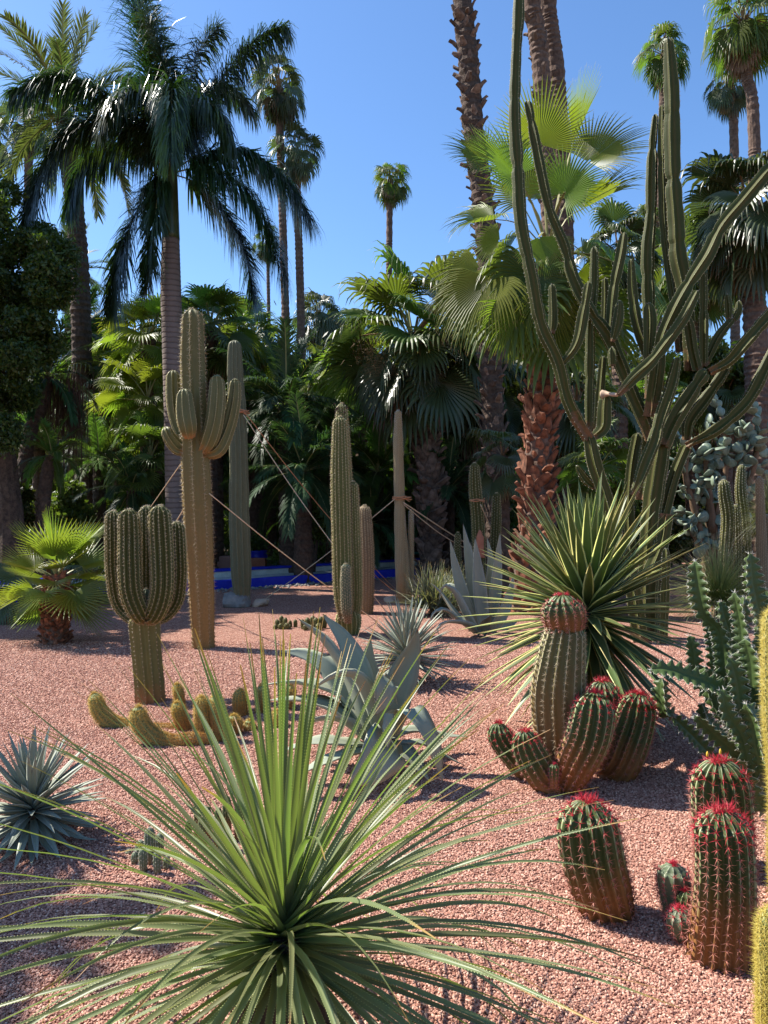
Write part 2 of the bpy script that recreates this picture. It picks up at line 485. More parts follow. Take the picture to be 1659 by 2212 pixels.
def clump_leaves(mb, centers, radii, n, size, rr, elong=2.0, shell=0.55, mat=0):
    """leaf-sized rhombs spread through ellipsoids, vectorised"""
    rs = np.random.RandomState(rr)
    C = np.array([tuple(c) for c in centers]); Rr = np.array([r if hasattr(r, '__len__') else (r, r, r) for r in radii])
    vol = np.prod(Rr, 1) ** 0.67; idx = rs.choice(len(C), n, p=vol / vol.sum())
    d = rs.normal(size=(n, 3)); d /= np.linalg.norm(d, axis=1)[:, None]
    rad = (shell + (1 - shell) * rs.rand(n)) ** 0.8 * (0.82 + 0.3 * rs.rand(n) + 0.45 * rs.rand(n) ** 5)
    p = C[idx] + d * Rr[idx] * rad[:, None]
    a = rs.normal(size=(n, 3)); a[:, 2] -= 0.4; a /= np.linalg.norm(a, axis=1)[:, None]
    b = np.cross(a, rs.normal(size=(n, 3))); b /= np.linalg.norm(b, axis=1)[:, None]
    s = size * (0.6 + 0.8 * rs.rand(n))[:, None]
    v = np.stack([p - a * s * elong / 2, p + b * s / 2 - a * s * 0.1, p + a * s * elong / 2, p - b * s / 2 - a * s * 0.1], 1).reshape(-1, 3)
    keep_t = np.repeat(rs.rand(n) * 0.85, 4)
    f = [(4 * i, 4 * i + 1, 4 * i + 2, 4 * i + 3) for i in range(n)]
    mb.add(v.tolist(), f, mat, keep_t.tolist(), 0.3)

def rock_mesh(name, size, seed, mats, sub=3):
    import bmesh
    bm = bmesh.new(); bmesh.ops.create_icosphere(bm, subdivisions=sub, radius=1)
    o = Vector((seed * 3.1, seed * 1.7, seed))
    rr = random.Random(seed)
    planes = [(Vector((rr.gauss(0, 1), rr.gauss(0, 1), rr.gauss(0, 1))).normalized(), rr.uniform(0.55, 0.85)) for _ in range(9)]
    for v in bm.verts:
        d = v.co.normalized(); r = 1 + 0.3 * noise.noise(d * 1.3 + o)
        for pn, pd in planes:
            q = d.dot(pn)
            if q > 0.05: r = min(r, pd / q)
        r += 0.04 * noise.noise(d * 6 + o)
        v.co = Vector((d.x * r * size[0], d.y * r * size[1], max(d.z * r * size[2], -size[2] * 0.35)))
    me = bpy.data.meshes.new(name); bm.to_mesh(me); bm.free()
    for m in mats: me.materials.append(m)
    return me

# ------------------------------------------------------------------ material library
def gravel_mat(name, per_instance):
    m, nt, out = nodes(name)
    stops = [(0.0, (0.18, 0.077, 0.053)), (0.2, (0.32, 0.148, 0.103)), (0.5, (0.43, 0.213, 0.15)), (0.8, (0.54, 0.295, 0.212)), (1.0, (0.68, 0.46, 0.345))]
    tc = N(nt, 'ShaderNodeTexCoord')
    if per_instance:
        oi = N(nt, 'ShaderNodeObjectInfo'); c = ramp(nt, oi.outputs['Random'], stops).outputs[0]
        nz = noisef(nt, 0.35, 3)
        p = princ(nt, c, 0.8, 0.3)
    else:
        vo = N(nt, 'ShaderNodeTexVoronoi'); vo.inputs['Scale'].default_value = 78; nt.links.new(tc.outputs['Object'], vo.inputs['Vector'])
        sp = N(nt, 'ShaderNodeSeparateColor'); nt.links.new(vo.outputs['Color'], sp.inputs[0])
        c = ramp(nt, sp.outputs[0], stops).outputs[0]
        gap = ramp(nt, vo.outputs['Distance'], [(0.35, (1, 1, 1)), (0.75, (0.45, 0.4, 0.4))])
        c = mixc(nt, 1.0, c, gap.outputs[0], 'MULTIPLY')
        big = noisef(nt, 0.6, 4, 0.6)
        hs = N(nt, 'ShaderNodeHueSaturation'); nt.links.new(math_(nt, 'MULTIPLY_ADD', big, 0.5), hs.inputs['Value'])
        hs.inputs['Value'].links[0].from_node.inputs[2].default_value = 0.75
        nt.links.new(c, hs.inputs['Color'])
        inv = math_(nt, 'SUBTRACT', 1.0, vo.outputs['Distance'])
        p = princ(nt, hs.outputs[0], 0.9, 0.2, inv, 1.0, 0.012)
    nt.links.new(p.outputs[0], out.inputs[0]); return m

M = {}
M['gravel_sheet'] = gravel_mat('pink crushed stone bed', False)
M['gravel_chip'] = gravel_mat('pink crushed stone chips', True)
M['soil'] = simple_mat('dry soil and litter', (0.10, 0.07, 0.045), (0.24, 0.17, 0.11), 3.0, 0.95, 0.8, 0.05, 8)
M['litter'] = simple_mat('dry leaf litter', (0.16, 0.11, 0.07), (0.40, 0.31, 0.22), 9.0, 0.9, 0.3, 0.01, 4, rnd=0.5)
M['cobalt'] = simple_mat('cobalt blue painted plaster', (0.006, 0.012, 0.30), (0.012, 0.03, 0.42), 6.0, 0.7, 0.25, 0.006, 6)
M['whitewash'] = simple_mat('weathered pale plaster', (0.36, 0.38, 0.36), (0.60, 0.60, 0.55), 4.0, 0.8, 0.3, 0.006, 6)
M['water'] = simple_mat('dark still water', (0.01, 0.02, 0.02), (0.02, 0.04, 0.03), 2.0, 0.08, 0.1, 0.003, 2, 0.5)
M['terracotta'] = simple_mat('terracotta plaster', (0.42, 0.13, 0.07), (0.55, 0.22, 0.13), 5.0, 0.85, 0.3, 0.006, 5)
M['terrapath'] = simple_mat('pink concrete path', (0.42, 0.20, 0.16), (0.55, 0.30, 0.24), 3.0, 0.85, 0.2, 0.004, 5)
M['rock'] = simple_mat('pale limestone', (0.14, 0.135, 0.13), (0.30, 0.275, 0.245), 7.0, 0.9, 0.9, 0.03, 8)
M['rock_tan'] = simple_mat('tan sandstone', (0.40, 0.28, 0.19), (0.58, 0.43, 0.32), 7.0, 0.9, 0.7, 0.02, 8)
M['rope'] = simple_mat('jute rope', (0.48, 0.33, 0.19), (0.72, 0.58, 0.40), 90.0, 0.9, 0.5, 0.003, 3)
M['rope_red'] = simple_mat('rust brown cord', (0.38, 0.17, 0.08), (0.55, 0.28, 0.15), 90.0, 0.9, 0.5, 0.003, 3)
M['teal'] = simple_mat('teal painted wood', (0.01, 0.11, 0.09), (0.02, 0.18, 0.14), 9.0, 0.6, 0.2, 0.003, 4)
M['dark_trunk'] = simple_mat('dark palm bark', (0.035, 0.024, 0.018), (0.13, 0.085, 0.06), 14.0, 0.95, 1.0, 0.04, 8)
M['brown_trunk'] = simple_mat('brown palm bark', (0.07, 0.042, 0.03), (0.20, 0.13, 0.095), 9.0, 0.95, 1.0, 0.03, 8)
def ring_mat(name, c1, c2, dark, per, rough=0.8):
    m, nt, out = nodes(name); tc = N(nt, 'ShaderNodeTexCoord'); sx = N(nt, 'ShaderNodeSeparateXYZ'); nt.links.new(tc.outputs['Object'], sx.inputs[0])
    nz = noisef(nt, 2.5, 6); c = mixc(nt, nz, c1, c2)
    f = math_(nt, 'FRACT', math_(nt, 'ADD', math_(nt, 'MULTIPLY', sx.outputs[2], 1 / per), math_(nt, 'MULTIPLY', nz, 0.9)))
    r = ramp(nt, f, [(0.0, (1, 1, 1)), (0.12, (0.9, 0.9, 0.9)), (0.3, (0, 0, 0)), (0.95, (0, 0, 0)), (1.0, (1, 1, 1))])
    c = mixc(nt, math_(nt, 'MULTIPLY', r.outputs[0], 0.55), c, dark)
    nt.links.new(princ(nt, c, rough, 0.3, math_(nt, 'SUBTRACT', 1.0, r.outputs[0]), 0.8, 0.012).outputs[0], out.inputs[0]); return m
M['royal_trunk'] = ring_mat('smooth grey ringed palm bark', (0.17, 0.125, 0.105), (0.26, 0.20, 0.17), (0.085, 0.06, 0.05), 0.115)
M['crownshaft'] = simple_mat('green crownshaft', (0.05, 0.07, 0.025), (0.085, 0.105, 0.04), 3.0, 0.35, 0.1, 0.005, 4, 0.5)
M['boot'] = simple_mat('rust brown leaf base', (0.07, 0.028, 0.016), (0.29, 0.12, 0.065), 12.0, 0.85, 0.6, 0.01, 6, rnd=0.9)
M['boot_grey'] = simple_mat('greyish brown leaf base', (0.07, 0.043, 0.032), (0.23, 0.155, 0.115), 12.0, 0.9, 0.6, 0.01, 6, rnd=0.8)
M['petiole'] = simple_mat('pale green leaf stalk', (0.20, 0.22, 0.08), (0.34, 0.30, 0.14), 5.0, 0.5, 0.1, 0.003, 3)
M['petiole_brown'] = simple_mat('dry leaf stalk', (0.18, 0.11, 0.06), (0.34, 0.22, 0.12), 8.0, 0.8, 0.3, 0.003, 3)
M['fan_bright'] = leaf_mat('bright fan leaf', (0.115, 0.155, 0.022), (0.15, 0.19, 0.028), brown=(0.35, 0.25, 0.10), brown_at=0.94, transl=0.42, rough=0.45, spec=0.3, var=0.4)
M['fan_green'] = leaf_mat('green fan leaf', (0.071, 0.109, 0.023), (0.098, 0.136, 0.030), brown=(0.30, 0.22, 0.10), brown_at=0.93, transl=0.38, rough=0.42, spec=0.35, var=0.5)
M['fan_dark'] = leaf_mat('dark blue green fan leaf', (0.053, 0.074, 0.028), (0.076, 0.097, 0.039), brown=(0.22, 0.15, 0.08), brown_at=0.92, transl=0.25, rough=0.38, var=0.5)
M['fan_dead'] = leaf_mat('dead brown fan leaf', (0.22, 0.14, 0.08), (0.30, 0.21, 0.13), brown_at=0.99, transl=0.2, rough=0.8, var=0.5, tcol=(1, 0.85, 0.6))
M['fan_med'] = leaf_mat('yellow green small fan leaf', (0.125, 0.155, 0.028), (0.15, 0.18, 0.032), brown=(0.42, 0.30, 0.10), brown_at=0.95, transl=0.40, rough=0.36, var=0.4)
M['royal_leaf'] = leaf_mat('royal palm leaflets', (0.020, 0.043, 0.014), (0.032, 0.058, 0.016), brown_at=0.985, transl=0.28, rough=0.28, spec=0.6, var=0.4)
M['date_leaf'] = leaf_mat('date palm leaflets', (0.07, 0.09, 0.036), (0.10, 0.12, 0.05), brown=(0.2, 0.15, 0.08), brown_at=0.97, transl=0.25, rough=0.4, var=0.4)
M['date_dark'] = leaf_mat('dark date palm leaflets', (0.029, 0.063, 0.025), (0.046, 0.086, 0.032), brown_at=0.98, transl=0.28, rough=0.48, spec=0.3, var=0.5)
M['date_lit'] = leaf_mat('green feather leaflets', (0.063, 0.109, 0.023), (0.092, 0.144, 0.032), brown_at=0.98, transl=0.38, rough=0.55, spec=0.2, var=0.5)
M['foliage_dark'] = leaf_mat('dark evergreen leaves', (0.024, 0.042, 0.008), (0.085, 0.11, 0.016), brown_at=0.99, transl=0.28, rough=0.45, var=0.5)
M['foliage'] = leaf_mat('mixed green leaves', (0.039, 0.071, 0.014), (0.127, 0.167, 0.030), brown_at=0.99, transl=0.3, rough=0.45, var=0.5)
M['foliage_wood'] = leaf_mat('woodland leaves', (0.03, 0.055, 0.014), (0.11, 0.135, 0.028), brown_at=0.99, transl=0.25, rough=0.5, var=0.5)
M['sotol'] = leaf_mat('toothed grey green strap leaf', (0.185, 0.20, 0.10), (0.125, 0.15, 0.06), brown=(0.30, 0.17, 0.06), brown_at=0.88, transl=0.27, rough=0.40, spec=0.45, var=0.4, tcol=(0.95, 1.3, 0.35), hue=0.02)
M['sotol_teeth'] = leaf_mat('pale leaf teeth', (0.55, 0.58, 0.26), brown=(0.5, 0.3, 0.1), brown_at=0.95, transl=0.3, rough=0.5, var=0.1)
M['yucca'] = leaf_mat('variegated sword leaf', (0.085, 0.125, 0.04), (0.115, 0.15, 0.05), edge=(0.60, 0.56, 0.22), edge_at=0.76, brown=(0.12, 0.06, 0.03), brown_at=0.975, transl=0.2, rough=0.42, var=0.25)
M['agave_blue'] = leaf_mat('blue grey agave leaf', (0.21, 0.235, 0.175), (0.26, 0.28, 0.215), edge=(0.38, 0.40, 0.33), edge_at=0.85, brown=(0.06, 0.035, 0.025), brown_at=0.965, transl=0.0, rough=0.55, spec=0.3, var=0.25, hue=0.01)
M['agave_grey'] = leaf_mat('grey green agave leaf', (0.215, 0.24, 0.165), (0.24, 0.26, 0.20), edge=(0.34, 0.35, 0.26), edge_at=0.88, brown=(0.09, 0.04, 0.03), brown_at=0.95, transl=0.0, rough=0.55, spec=0.3, var=0.3, hue=0.012)
M['agave_teeth'] = simple_mat('agave marginal teeth', (0.25, 0.2, 0.14), (0.3, 0.25, 0.18), 8, 0.6)
M['thin_leaf'] = leaf_mat('narrow grey green leaf', (0.15, 0.18, 0.11), (0.20, 0.22, 0.13), brown=(0.4, 0.32, 0.2), brown_at=0.9, transl=0.2, rough=0.45, var=0.4)
M['grass_leaf'] = leaf_mat('fine green grass leaf', (0.16, 0.22, 0.05), (0.26, 0.27, 0.15), brown=(0.45, 0.38, 0.26), brown_at=0.85, transl=0.3, rough=0.45, var=0.4)
M['dead_thatch'] = leaf_mat('dry brown thatch', (0.13, 0.08, 0.04), (0.22, 0.15, 0.08), brown_at=0.99, transl=0.1, rough=0.8, var=0.5, tcol=(1, .8, .5))
M['opuntia'] = simple_mat('blue green pads', (0.13, 0.17, 0.115), (0.24, 0.29, 0.21), 5.0, 0.45, 0.15, 0.004, 4, 0.4, rnd=0.5)
M['opuntia_stem'] = simple_mat('corky brown pads', (0.10, 0.06, 0.035), (0.26, 0.16, 0.095), 6.0, 0.9, 0.6, 0.01, 5)
M['pot'] = simple_mat('cobalt glazed pot', (0.01, 0.02, 0.45), (0.015, 0.03, 0.55), 5.0, 0.3, 0.05, 0.002, 2, 0.5)
# cacti
M['c_ferox'] = cactus_mat('dark green barrel skin', (0.060, 0.082, 0.026), (0.34, 0.37, 0.19), cork=(0.25, 0.115, 0.04), cork_at=0.42, rough=0.42, crest_at=0.84, spots=0.25, cork_soft=0.16)
M['c_ferox_tall'] = cactus_mat('olive brown barrel skin', (0.125, 0.11, 0.04), (0.46, 0.42, 0.24), cork=(0.25, 0.13, 0.05), cork_at=0.45, rough=0.5, crest_at=0.84, spots=0.25, cork_soft=0.3)
M['c_candel'] = cactus_mat('olive green ribbed skin', (0.082, 0.085, 0.024), (0.48, 0.40, 0.17), cork=(0.27, 0.16, 0.06), cork_at=0.04, rough=0.45, crest_at=0.88, spots=0.22, cork_soft=0.05)
M['c_candel_base'] = cactus_mat('tan green ribbed trunk skin', (0.17, 0.15, 0.05), (0.30, 0.22, 0.09), cork=(0.40, 0.17, 0.07), cork_at=0.10, rough=0.5, crest_at=0.9, spots=0.22)
M['c_tall'] = cactus_mat('olive ribbed skin of tall cactus', (0.14, 0.125, 0.045), (0.40, 0.32, 0.15), cork=(0.27, 0.165, 0.055), cork_at=0.42, rough=0.5, crest_at=0.9, spots=0.2, cork_soft=0.3)
M['c_arm'] = cactus_mat('olive skin of the arms', (0.135, 0.13, 0.05), (0.46, 0.38, 0.20), cork=(0.33, 0.18, 0.07), cork_at=0.02, rough=0.5, crest_at=0.88, spots=0.22, cork_soft=0.14)
M['c_grey'] = cactus_mat('grey green ribbed skin', (0.125, 0.128, 0.072), (0.26, 0.24, 0.15), cork=(0.22, 0.17, 0.09), cork_at=0.0, rough=0.55, crest_at=0.9, spots=0.2)
M['c_green'] = cactus_mat('green fine ribbed skin', (0.125, 0.13, 0.04), (0.42, 0.37, 0.17), cork=(0.08, 0.05, 0.035), cork_at=0.02, rough=0.55, crest_at=0.8, spots=0.25, cork_soft=0.04)
M['c_brown'] = cactus_mat('brownish ribbed skin', (0.19, 0.135, 0.075), (0.40, 0.29, 0.17), cork=(0.23, 0.16, 0.08), cork_at=0.2, rough=0.6, crest_at=0.8, spots=0.25)
M['c_wool'] = cactus_mat('woolly tan skin', (0.31, 0.235, 0.13), (0.46, 0.37, 0.23), cork=(0.38, 0.19, 0.075), cork_at=0.1, rough=0.85, crest_at=0.8, spots=0.18)
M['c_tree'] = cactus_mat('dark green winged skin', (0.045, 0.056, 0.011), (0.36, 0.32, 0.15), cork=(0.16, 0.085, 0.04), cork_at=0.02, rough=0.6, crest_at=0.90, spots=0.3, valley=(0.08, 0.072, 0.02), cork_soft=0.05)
M['c_gold'] = cactus_mat('gold haired stem skin', (0.17, 0.20, 0.07), (0.42, 0.38, 0.16), cork=(0.36, 0.20, 0.08), cork_at=0.35, rough=0.6, crest_at=0.8, spots=0.25, cork_soft=0.3)
M['c_small'] = cactus_mat('grey green small stem skin', (0.11, 0.14, 0.08), (0.36, 0.36, 0.25), cork=(0.22, 0.13, 0.07), cork_at=0.15, rough=0.5, crest_at=0.82, spots=0.25)
M['c_euph'] = cactus_mat('green winged spurge skin', (0.060, 0.092, 0.028), (0.40, 0.42, 0.27), cork=(0.2, 0.15, 0.08), cork_at=0.0, rough=0.4, crest_at=0.93, spots=0.35)
M['sp_red'] = spine_mat('red and tan spines', (0.48, 0.20, 0.14), (0.58, 0.045, 0.06), 0.78, 0.08)
M['sp_red2'] = spine_mat('rosy spines', (0.48, 0.16, 0.13), (0.62, 0.05, 0.08), 0.80, 0.2)
M['sp_tan'] = spine_mat('tan spines', (0.42, 0.30, 0.17), (0.60, 0.50, 0.32), 0.5, 0.4)
M['sp_pale'] = spine_mat('pale spines', (0.50, 0.45, 0.36), (0.70, 0.66, 0.55), 0.5, 0.4)
M['sp_gold'] = spine_mat('golden spines', (0.60, 0.36, 0.10), (0.75, 0.58, 0.18), 0.6, 0.3, tr=0.35)
M['sp_yellow'] = spine_mat('yellow spines', (0.62, 0.50, 0.09), (0.72, 0.60, 0.14), 0.5, 0.3, tr=0.4)
M['sp_wool'] = spine_mat('white woolly hair', (0.62, 0.52, 0.38), (0.85, 0.82, 0.78), 0.85, 0.1, tr=0.4)
M['flower_yellow'] = simple_mat('small yellow buds', (0.7, 0.42, 0.04), (0.8, 0.55, 0.06), 20, 0.6)

# ------------------------------------------------------------------ setting: ground, bed, channel walls
def sheet(name, pts, z, mat, kind='structure'):
    mb = MB(); mb.add([(p[0], p[1], z) for p in pts], [tuple(range(len(pts)))])
    return link(name, mb.mesh(name, [mat]), kind=kind)
sheet('ground', [(-600, -200), (600, -200), (600, 1200), (-600, 1200)], -0.012, M['soil'])
WA, WB = np.array([-12.0, 8.41]), np.array([6.5, 24.26])      # foot of the front blue kerb, left to right
wd = (WB - WA) / np.linalg.norm(WB - WA); wn_ = np.array([-wd[1], wd[0]])
bed = [(-14, -3), (14, -3), (14, 24.2), tuple(WB), tuple(WA), (-14, 8.4)]
sheet('gravel_bed', bed, 0.0, M['gravel_sheet'])
def wall(off, w, h, z0, mat, name, nseg=40, cap=None, seedv=0):
    mb = MB(); rr = random.Random(seedv); prof = []
    V, F_, m_ = [], [], []
    for i in range(nseg + 1):
        p = WA + (WB - WA) * i / nseg
        dz = rr.uniform(-0.004, 0.004); do = rr.uniform(-0.006, 0.006)
        a = p + wn_ * (off + do); b = p + wn_ * (off + w + do)
        V += [(a[0], a[1], z0), (a[0], a[1], h - 0.012 + dz), (a[0] + wn_[0] * .012, a[1] + wn_[1] * .012, h + dz), (b[0] - wn_[0] * .012, b[1] - wn_[1] * .012, h + dz), (b[0], b[1], h - 0.012 + dz), (b[0], b[1], z0)]
    for i in range(nseg):
        for j in range(5):
            F_.append((i * 6 + j, i * 6 + 6 + j, i * 6 + 7 + j, i * 6 + 1 + j))
    mb.add(V, F_)
    return mb.mesh(name, [mat], smooth=False)
t = thing('channel_kerb', 'low cobalt blue front kerb of the water channel behind the gravel bed', 'low wall', (0, 0, 0))
link('kerb_face', wall(0, 0.14, 0.19, -0.05, M['cobalt'], 'kerb_face'), t)
t = thing('channel_wall', 'whitewashed rear channel wall with thin cobalt cap beyond the blue kerb', 'low wall', (0, 0, 0))
link('wall_face', wall(1.15, 0.22, 0.27, -0.05, M['whitewash'], 'wall_face', seedv=3), t)
link('blue_cap', wall(1.13, 0.26, 0.33, 0.275, M['cobalt'], 'blue_cap', seedv=5), t)
a, b = WA + wn_ * 0.14, WB + wn_ * 0.14; c, d = WB + wn_ * 1.15, WA + wn_ * 1.15
mbw = MB(); mbw.add([(a[0], a[1], 0.15), (b[0], b[1], 0.15), (c[0], c[1], 0.15), (d[0], d[1], 0.15)], [(0, 1, 2, 3)])
link('channel_ledge', mbw.mesh('channel_ledge', [M['whitewash']]), kind='structure')
# pink path far behind
sheet('garden_path', [(-30, 25.2), (30, 27.5), (30, 30.5), (-30, 28.2)], -0.006, M['terrapath'])

# crushed stone chips, scattered by geometry nodes on points that only exist where the camera can see
def gravel():
    rs = np.random.RandomState(5); pts = []; sc = []
    for (y0, y1, dens, s) in ((1.9, 3.2, 17000, 0.0058), (3.2, 4.6, 12500, 0.0062), (4.6, 6.6, 7000, 0.0074), (6.6, 9.5, 3300, 0.009)):
        hw = 0.52 * y1 + 0.35
        n = int(dens * (y1 - y0) * 2 * hw)
        x = rs.uniform(-hw, hw, n); y = rs.uniform(y0, y1, n)
        k = np.abs(x) < 0.52 * y + 0.3; k &= ((y - WA[1]) - (x - WA[0]) * wd[1] / wd[0]) < -0.05
        x, y = x[k], y[k]; n = len(x)
        pts.append(np.stack([x, y, rs.uniform(-0.001, 0.0045, n)], 1)); sc.append(np.stack([rs.uniform(.65, 1.5, n) * s, rs.uniform(.5, 1.0, n) * s, rs.uniform(.35, .8, n) * s], 1))
    pts = np.vstack(pts); sc = np.vstack(sc); n = len(pts)
    me = bpy.data.meshes.new('gravel'); me.vertices.add(n); me.vertices.foreach_set('co', pts.astype(np.float32).ravel())
    a = me.attributes.new('sc', 'FLOAT_VECTOR', 'POINT'); a.data.foreach_set('vector', sc.astype(np.float32).ravel())
    rt = np.stack([rs.uniform(-.7, .7, n), rs.uniform(-.7, .7, n), rs.uniform(0, 6.28, n)], 1)
    a = me.attributes.new('rt', 'FLOAT_VECTOR', 'POINT'); a.data.foreach_set('vector', rt.astype(np.float32).ravel())
    me.update(); ob = link('gravel', me, kind='stuff', label='pink crushed stone chips covering the cactus bed', cat='gravel')
    ng = bpy.data.node_groups.new('scatter', 'GeometryNodeTree')
    ng.interface.new_socket('Geometry', in_out='INPUT', socket_type='NodeSocketGeometry')
    ng.interface.new_socket('Geometry', in_out='OUTPUT', socket_type='NodeSocketGeometry')
    gi = ng.nodes.new('NodeGroupInput'); go = ng.nodes.new('NodeGroupOutput')
    iop = ng.nodes.new('GeometryNodeInstanceOnPoints'); ico = ng.nodes.new('GeometryNodeMeshIcoSphere')
    ico.inputs['Radius'].default_value = 1.0; ico.inputs['Subdivisions'].default_value = 1
    sm = ng.nodes.new('GeometryNodeSetMaterial'); sm.inputs['Material'].default_value = M['gravel_chip']
    ng.links.new(ico.outputs[0], sm.inputs[0]); ng.links.new(gi.outputs[0], iop.inputs['Points']); ng.links.new(sm.outputs[0], iop.inputs['Instance'])
    for nm, sock in (('sc', 'Scale'), ('rt', 'Rotation')):
        na = ng.nodes.new('GeometryNodeInputNamedAttribute'); na.data_type = 'FLOAT_VECTOR'; na.inputs['Name'].default_value = nm
        ng.links.new(na.outputs[0], iop.inputs[sock])
    ng.links.new(iop.outputs[0], go.inputs[0])
    md = ob.modifiers.new('scatter', 'NODES'); md.node_group = ng
gravel()

# rocks
for (px, py, s, seed, mt, lab, sz) in ((508, 1311, 1, 3, 'rock', 'grey white boulder left of the grey column cactus foot', (0.25, 0.2, 0.21)),
                                   (560, 1308, 1, 8, 'rock_tan', 'flat tan boulder right of the grey column cactus foot', (0.21, 0.16, 0.12)),
                                   (525, 1296, 1, 12, 'rock', 'small grey stone tucked behind the grey white boulder', (0.13, 0.13, 0.17)),
                                   (845, 1299, 1, 5, 'rock_tan', 'low rounded tan stone at the foot of the woolly white column', (0.19, 0.14, 0.1))):
    g = G(px, py); g.z = sz[2] * 0.3
    link('boulder', rock_mesh('boulder', sz, seed, [M[mt]]), loc=g, rot=(0, 0, seed), label=lab, cat='rock')
# small pale stones along the kerb
mb = MB(); rr = random.Random(4)
for i in range(900):
    q = rr.uniform(0.2, 0.95); p = WA + (WB - WA) * q - wn_ * (0.05 + abs(rr.gauss(0, 0.28)))
    s = rr.uniform(0.012, 0.05) * (1.4 if rr.random() < 0.08 else 1); vs = []
    for dx, dy, dz in ((-1, 0, 0), (0, -1, 0), (1, 0, 0), (0, 1, 0), (0, 0, .8), (0, 0, -.5)):
        vs.append((p[0] + dx * s * rr.uniform(.7, 1.3), p[1] + dy * s * rr.uniform(.7, 1.3), s * 0.3 + dz * s * rr.uniform(.6, 1.1)))
    mb.add(vs, [(0, 1, 4), (1, 2, 4), (2, 3, 4), (3, 0, 4), (1, 0, 5), (2, 1, 5), (3, 2, 5), (0, 3, 5)])
link('kerb_pebbles', mb.mesh('kerb_pebbles', [M['rock']]), kind='stuff', label='pale pebbles strewn along the blue kerb', cat='pebbles')
# litter on the back left of the bed
mb = MB(); V = []; rr = random.Random(9)
for i in range(5200):
    Y = rr.uniform(8.8, 16); X = rr.uniform(-0.53 * Y, -0.02 * Y)
    dkerb = (Y - WA[1]) - (X - WA[0]) * wd[1] / wd[0]
    if dkerb > -0.05 or dkerb < -2.6 * rr.random() - 0.8: continue
    a = rr.uniform(0, 6.28); s = rr.uniform(0.015, 0.05); w = s * 0.3
    V.append(((X, Y), a, s, w))
for (xy, a, s, w) in V:
    ca, sa = math.cos(a), math.sin(a); z = rr.uniform(0.006, 0.02)
    mb.add([(xy[0] - ca * s, xy[1] - sa * s, z), (xy[0] + sa * w, xy[1] - ca * w, z + .004), (xy[0] + ca * s, xy[1] + sa * s, z + rr.uniform(0, .015)), (xy[0] - sa * w, xy[1] + ca * w, z + .002)], [(0, 1, 2, 3)])
link('leaf_litter', mb.mesh('leaf_litter', [M['litter']]), kind='stuff', label='dry leaf litter on the bed in front of the blue kerb', cat='leaf litter')

# ------------------------------------------------------------------ cacti
def base_of(p): return Vector((p[0], p[1], 0))
def stem_part(root, name, pts, radii, mat, smat=None, sp=None, label=None, **kw):
    """a stem mesh as a part of root, its spines a sub-part"""
    o0 = root.location
    mb = MB(); ar = stem(mb, pts, radii, **kw)
    st = link(name, mb.mesh(name, [M[mat]], mat not in ('c_tree', 'c_euph'), o0), root, label=label)
    if smat and sp:
        ms = MB(); spines(ms, ar, rnd=random.Random(kw.get('seed', 0) + 5), **sp)
        link('spines', ms.mesh('spines', [M[smat]], False, o0), st, kind='stuff')
    return st, ar
def PP(lst, Y):  # list of (px, py, dY) -> world points
    return [P(q[0], q[1], Y + (q[2] if len(q) > 2 else 0)) for q in lst]
def RR(lst, Y): return [q * Y / FPX for q in lst]

ferox = dict(ribs=15, depth=0.28, per=6, step=0.02, areole=0.033, wave=0.0, sharp=0.75)
fsp = dict(n=7, length=0.034, width=0.0021, spread=1.15, central=2)
def fgrow(t): return 0.75 + 0.45 * max(0, (t - 0.8) / 0.2)
# clump with the tall stem
Y = 4.55; root = thing('barrel_cactus_clump', 'tall bulging barrel cactus with red topped side stems curving up from its foot', 'cactus', gx(1205, Y))
stem_part(root, 'stem', [Vector((P(1212, 1650, Y).x, Y, 0.0)), *PP([(1208, 1600), (1205, 1500), (1213, 1420), (1221, 1360), (1219, 1335)], Y)], RR([46, 52, 58, 51, 42, 37], Y), 'c_ferox_tall', 'sp_tan', dict(n=7, length=0.024, width=0.0017, spread=1.2, central=1), label='tall tan stem with pale wavy ribs', ribs=16, depth=0.2, per=6, step=0.022, areole=0.034, sharp=0.7, seed=2)
stem_part(root, 'head', PP([(1221, 1362, -.01), (1218, 1335, -.01), (1215, 1312, -.01), (1214, 1284, -.01)], Y), RR([38, 45, 44, 38], Y), 'c_ferox', 'sp_red', dict(n=8, length=.026, width=.0021, spread=1.15, central=2), label='dark younger head of the tall stem, dense with red spines', ribs=15, depth=.24, per=6, step=.012, areole=.024, sharp=.75, seed=9)
stem_part(root, 'stem', [Vector((P(1222, 1690, 4.42).x, 4.42, 0.02)), *PP([(1243, 1652, 0), (1268, 1600, -.02), (1280, 1550, -.02), (1286, 1495, 0)], 4.38)], RR([30, 42, 47, 47, 44], 4.4), 'c_ferox', 'sp_red', fsp | dict(grow=fgrow), label='thick front stem leaning right', seed=3, **ferox)
stem_part(root, 'stem', [Vector((P(1300, 1690, 4.72).x, 4.72, 0.02)), *PP([(1330, 1655), (1355, 1600), (1372, 1550), (1382, 1498)], 4.65)], RR([34, 46, 47, 43, 38], 4.65), 'c_ferox', 'sp_red', fsp | dict(grow=fgrow), label='right hand stem', seed=4, **ferox)
stem_part(root, 'stem', [Vector((P(1290, 1640, 4.85).x, 4.85, 0.0)), *PP([(1298, 1560), (1303, 1510), (1302, 1470)], 4.8)], RR([34, 38, 38, 35], 4.8), 'c_ferox', 'sp_red', fsp | dict(grow=fgrow), label='rear stem mostly hidden', seed=5, **ferox)
